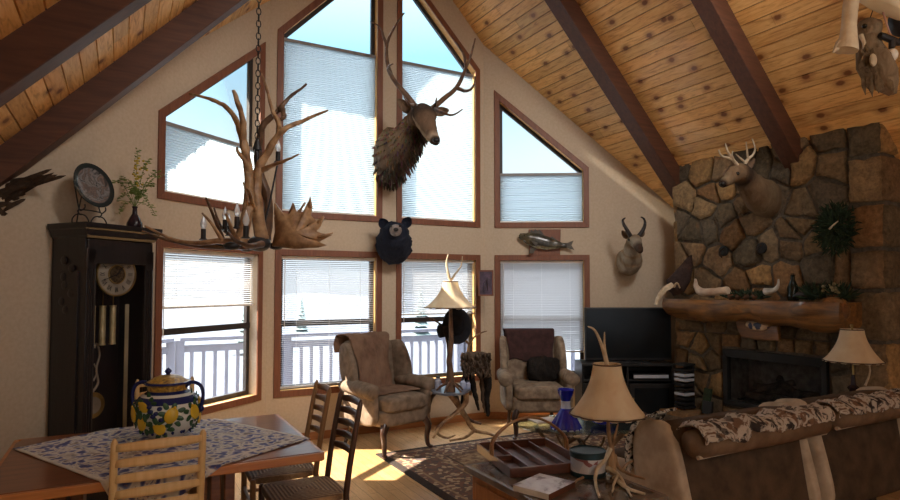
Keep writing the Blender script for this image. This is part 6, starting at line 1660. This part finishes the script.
# ------------------------------------------------------------------ second antler light, top right corner
hc = px(905, 20, 2.05)
c2_ = thing('antler_chandelier', 'pale antler light fitting cut off by the top right corner', 'chandelier', hc)
m = MB(); ol = [(858, -8), (862, 0.5), (872, 7), (884, 12.5), (900, 18.5), (914, 20), (926, 8), (926, -12), (890, -20)]
f_ = [px(x, y, 2.0+.012*((x-880)/20)**2*.3) for x, y in ol]; cen = px(892, 0, 1.95)
n = len(f_); vs = f_+[p.lerp(cen, .5)-FW*.008 for p in f_]+[cen]; k0 = FW*.014
o2 = 2*n+1; vs += [v+k0 for v in vs]; fs = []
for i in range(n):
    j = (i+1) % n; fs += [(i, j, n+j, n+i), (n+i, n+j, 2*n), (o2+j, o2+i, o2+n+i, o2+n+j), (o2+n+j, o2+n+i, o2+2*n), (i, o2+i, o2+j, j)]
m.add(vs, fs); m.build('palm_antler', mat('cream_palm_antler', S(226, 216, 190), S(206, 192, 162), 8, .5, bump=.2, bscale=30), c2_, world=True)
m = MB(); q = lambda x, y, d=0: px(x, y, 2.0+d)
m.loft([q(851, -6, .02), q(851, 3), q(850, 12), q(849, 26), q(848, 38), q(846.5, 46), q(845.5, 50.5)], [.020, .024, .021, .022, .026, .034, .036], 14)
m.loft([q(840, 43), q(836.5, 48), q(833, 52)], [.014, .010, .003], 8); m.jitter(.004, 40, 2); m.build('antler_burr', mat('cream_antler', S(232, 220, 194), S(204, 186, 156), 16, .55, bump=.5, bscale=90), c2_, world=True)
m = MB(); m.tube([px(912, 30, 2.05), q(900, 42, .05), q(890, 39, .03), q(880, 35, .02)], .014, .010, 8); m.build('lamp_arm', M_['candle'], c2_, world=True)
m = MB(); m.tube([q(892, 40, .03), q(892, 44, .03), q(892, 48, .03)], .010, .010, 8); sl = m.build('lamp_socket', M_['candle'], c2_, world=True)
m = MB(); b = q(892, 55, .03); m.ball(b, (.018, .018, .022), 12); m.build('bulb', mat('frosted_bulb', S(236, 232, 224), S(226, 222, 212), 8, .3), sl, world=True)
m = MB(); m.tube([q(883, 12), q(886, 22, .01), q(890, 34, .02)], .003, .003, 6); m.build('cord', mat('pink_cord', S(196, 152, 134), S(176, 132, 116), 20, .6), c2_, world=True)
m = MB(); m.ball(hc, (.05, .05, .06), 10); m.cyl(hc, (hc.x, hc.y, roof(hc.x)+.004), .008, seg=8); m.cyl((hc.x, hc.y, roof(hc.x)-.07), (hc.x, hc.y, roof(hc.x)+.02), .05, .06, 14); m.tube([hc, px(890, -14, 2.0)], .02, .015, 8); m.build('hanging_rod', M_['candle'], c2_, world=True)
bd_ = thing('mounted_bird', 'brown feathered bird skin hanging below the pale antler light, top right', 'taxidermy', px(872, 50, 2.06))
m = MB(); bq = lambda x, y, d=0: px(x, y, 2.06+d)
m.ball(bq(869, 30), (.038, .038, .040), 16)
m.loft([bq(868, 36), bq(869, 48), bq(874, 62), bq(881, 76), (bq(887, 86)), bq(892, 95)], [(.03, .03), (.040, .035), (.062, .045), (.060, .04), (.038, .025), (.012, .008)], 16)
m.jitter(.008, 30, 3); m.jitter(.003, 90, 3); m.build('body', fur_mat('mottled_feather', S(178, 158, 132), S(120, 100, 78), 34, (1, 1, .5)), bd_, 'full', world=True)
r = random.Random(14); m = MB()
for i in range(70):
    x, y = r.uniform(859, 890), r.uniform(44, 80); a = bq(x, y, -.045); e = bq(x+r.uniform(1, 7), y+r.uniform(12, 20), -.02)
    m.loft([a, a.lerp(e, .5), e], [(.004, .002), (.009, .003), (.001, .001)], 6, up=FW)
m.build('feathers', fur_mat('barred_feather', S(170, 146, 112), S(86, 68, 52), 40, (1, 1, 1)), bd_, world=True)
m = MB(); m.ball(bq(873, 60, -.055), (.016, .010, .022), 10); m.build('pale_patch', M_['antlerpale'], bd_, world=True)
m = MB(); m.ball(bq(864.5, 26, -.035), .008, 8); m.build('eye', M_['eye'], bd_, world=True)
m = MB(); m.loft([bq(861, 35, -.02), bq(864, 43, -.03), bq(863, 49, -.03)], [.008, .006, .001], 8); m.build('beak', M_['antlerpale'], bd_, world=True)
m = MB(); m.cyl(bq(868, 24), px(875, 4, 2.01), .0015, seg=5); m.build('string', M_['candle'], bd_, world=True)
# ------------------------------------------------------------------ unseen pendant lamps added behind the camera as fill
for i, (x, y, z, pw) in enumerate(((.55, -1.35, 2.55, FILL_PENDANT), (2.9, -1.7, 3.0, FILL_PENDANT*.8), (4.9, -1.9, 2.5, FILL_PENDANT*.1))):
    t = thing('pendant_lamp', ['pendant lamp over the left of the kitchen side', 'pendant lamp under the ridge on the kitchen side', 'pendant lamp over the right of the kitchen side'][i], 'lamp', (x, y, z), 0, 'pendant lamps behind the viewer')
    m = MB(); m.lathe([(.03, .22), (.06, .20), (.20, .06), (.25, 0), (.245, 0), (.195, .055), (.055, .19), (.03, .20)], seg=28); m.build('lamp_shade', M_['rail'], t)
    m = MB(); m.cyl((0, 0, .2), (0, 0, roof(x)-z-.02), .008, seg=8); m.build('stem', M_['blackmetal'], t)
    m = MB(); m.cyl((0, 0, roof(x)-z-.06), (0, 0, roof(x)-z+.01), .06, .07, 14); m.build('ceiling_rose', M_['blackmetal'], t)
    L = bpy.data.lights.new('pendant_light', 'POINT'); L.energy = pw; L.color = (1.0, .90, .76); L.shadow_soft_size = .16
    o = bpy.data.objects.new('pendant_light', L); COL.objects.link(o); o.location = (x, y, z-.20)
# unseen track lights added under the ridge to brighten the window wall
for i, (x, y, z, tx, ty, tz, pw) in enumerate(((1.75, 1.5, 4.35, .75, 5.7, 1.75, FILL_TRACK*.6), (2.62, 1.4, 4.7, 2.6, 6.3, 2.2, FILL_TRACK), (3.5, 1.5, 4.35, 4.5, 6.0, 1.75, FILL_TRACK))):
    t = thing('track_light', ['track light under the ridge aimed at the left window wall', 'track light under the ridge aimed at the elk', 'track light under the ridge aimed at the right window wall'][i], 'lamp', (x, y, z), 0, 'track lights above the viewer')
    d = (Vector((tx, ty, tz))-Vector((x, y, z))).normalized(); qm = d.to_track_quat('Z', 'Y').to_matrix()
    m = MB(); m.lathe([(.03, -.26), (.08, -.24), (.09, -.12), (.13, -.05), (.125, -.05), (.08, -.13), (.03, -.14)], (0, 0, 0), 20, qm); m.build('lamp_shade', M_['blackmetal'], t)
    m = MB(); m.cyl(d*-.2, (d.x*-.2, d.y*-.2, roof(x+d.x*-.2)-z-.04), .012, seg=8); m.build('stem', M_['blackmetal'], t)
    L = bpy.data.lights.new('track_spot', 'SPOT'); L.energy = pw; L.color = (1.0, .95, .91); L.shadow_soft_size = .30; L.spot_size = R(80); L.spot_blend = 1.0
    o = bpy.data.objects.new('track_spot', L); COL.objects.link(o); o.location = Vector((x, y, z))+d*.32; o.rotation_euler = (-d).to_track_quat('Z', 'Y').to_euler()
# ------------------------------------------------------------------ light
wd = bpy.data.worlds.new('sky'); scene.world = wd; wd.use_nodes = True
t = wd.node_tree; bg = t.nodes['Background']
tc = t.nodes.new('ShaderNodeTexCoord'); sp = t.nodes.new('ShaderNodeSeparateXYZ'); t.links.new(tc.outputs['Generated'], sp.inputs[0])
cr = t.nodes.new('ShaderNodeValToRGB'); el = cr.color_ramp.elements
stops = [(0.0, (.31, .34, .37)), (.20, (.32, .41, .46)), (.36, (.19, .39, .53)), (.50, (.45, .70, .95)), (.62, (4.4, 4.7, 5.0)), (1.0, (6.4, 6.7, 7.0))]  # sky above the visible band raised past natural brightness to light the room
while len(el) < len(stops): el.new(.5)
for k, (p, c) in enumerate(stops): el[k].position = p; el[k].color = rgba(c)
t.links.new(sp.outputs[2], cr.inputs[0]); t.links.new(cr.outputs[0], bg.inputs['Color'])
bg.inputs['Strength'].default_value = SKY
sun = bpy.data.objects.new('sun', bpy.data.lights.new('sun', 'SUN')); COL.objects.link(sun)
sv = Vector((-.88*math.cos(R(36)), .47*math.cos(R(36)), math.sin(R(36))))
sun.rotation_euler = sv.to_track_quat('Z', 'Y').to_euler()
sun.data.energy = SUN; sun.data.angle = R(.6); sun.data.color = (1.0, .90, .74)
def portal(f, x0, x1, z0, z1):
    L = bpy.data.lights.new('portal', 'AREA'); L.shape = 'RECTANGLE'; L.cycles.is_portal = True
    a = f.P(x0, (z0+z1)/2, .2); b = f.P(x1, (z0+z1)/2, .2); L.size = (b-a).length; L.size_y = z1-z0
    o = bpy.data.objects.new('daylight_portal', L); COL.objects.link(o); o.location = (a+b)/2
    n = -f.n; o.rotation_euler = (-n).to_track_quat('Z', 'Y').to_euler()
for f, x0, x1, tl_, tr_ in WIN:
    portal(f, x0, x1, LZ0, LZ1); portal(f, x0, x1, UZ0, max(tl_, tr_))
fb = Facet((OX0, YB), (1, 0)); fb.n = Vector((0, -1, 0)); portal(fb, OX0, OX1, 0, OZ)
vs_ = scene.view_settings
vs_.view_transform = 'Standard'; vs_.look = 'None'; vs_.gamma = 1.0; vs_.use_curve_mapping = False
vs_.exposure = EXPO
scene.cycles.max_bounces = 10; scene.cycles.diffuse_bounces = 6; scene.cycles.transparent_max_bounces = 24
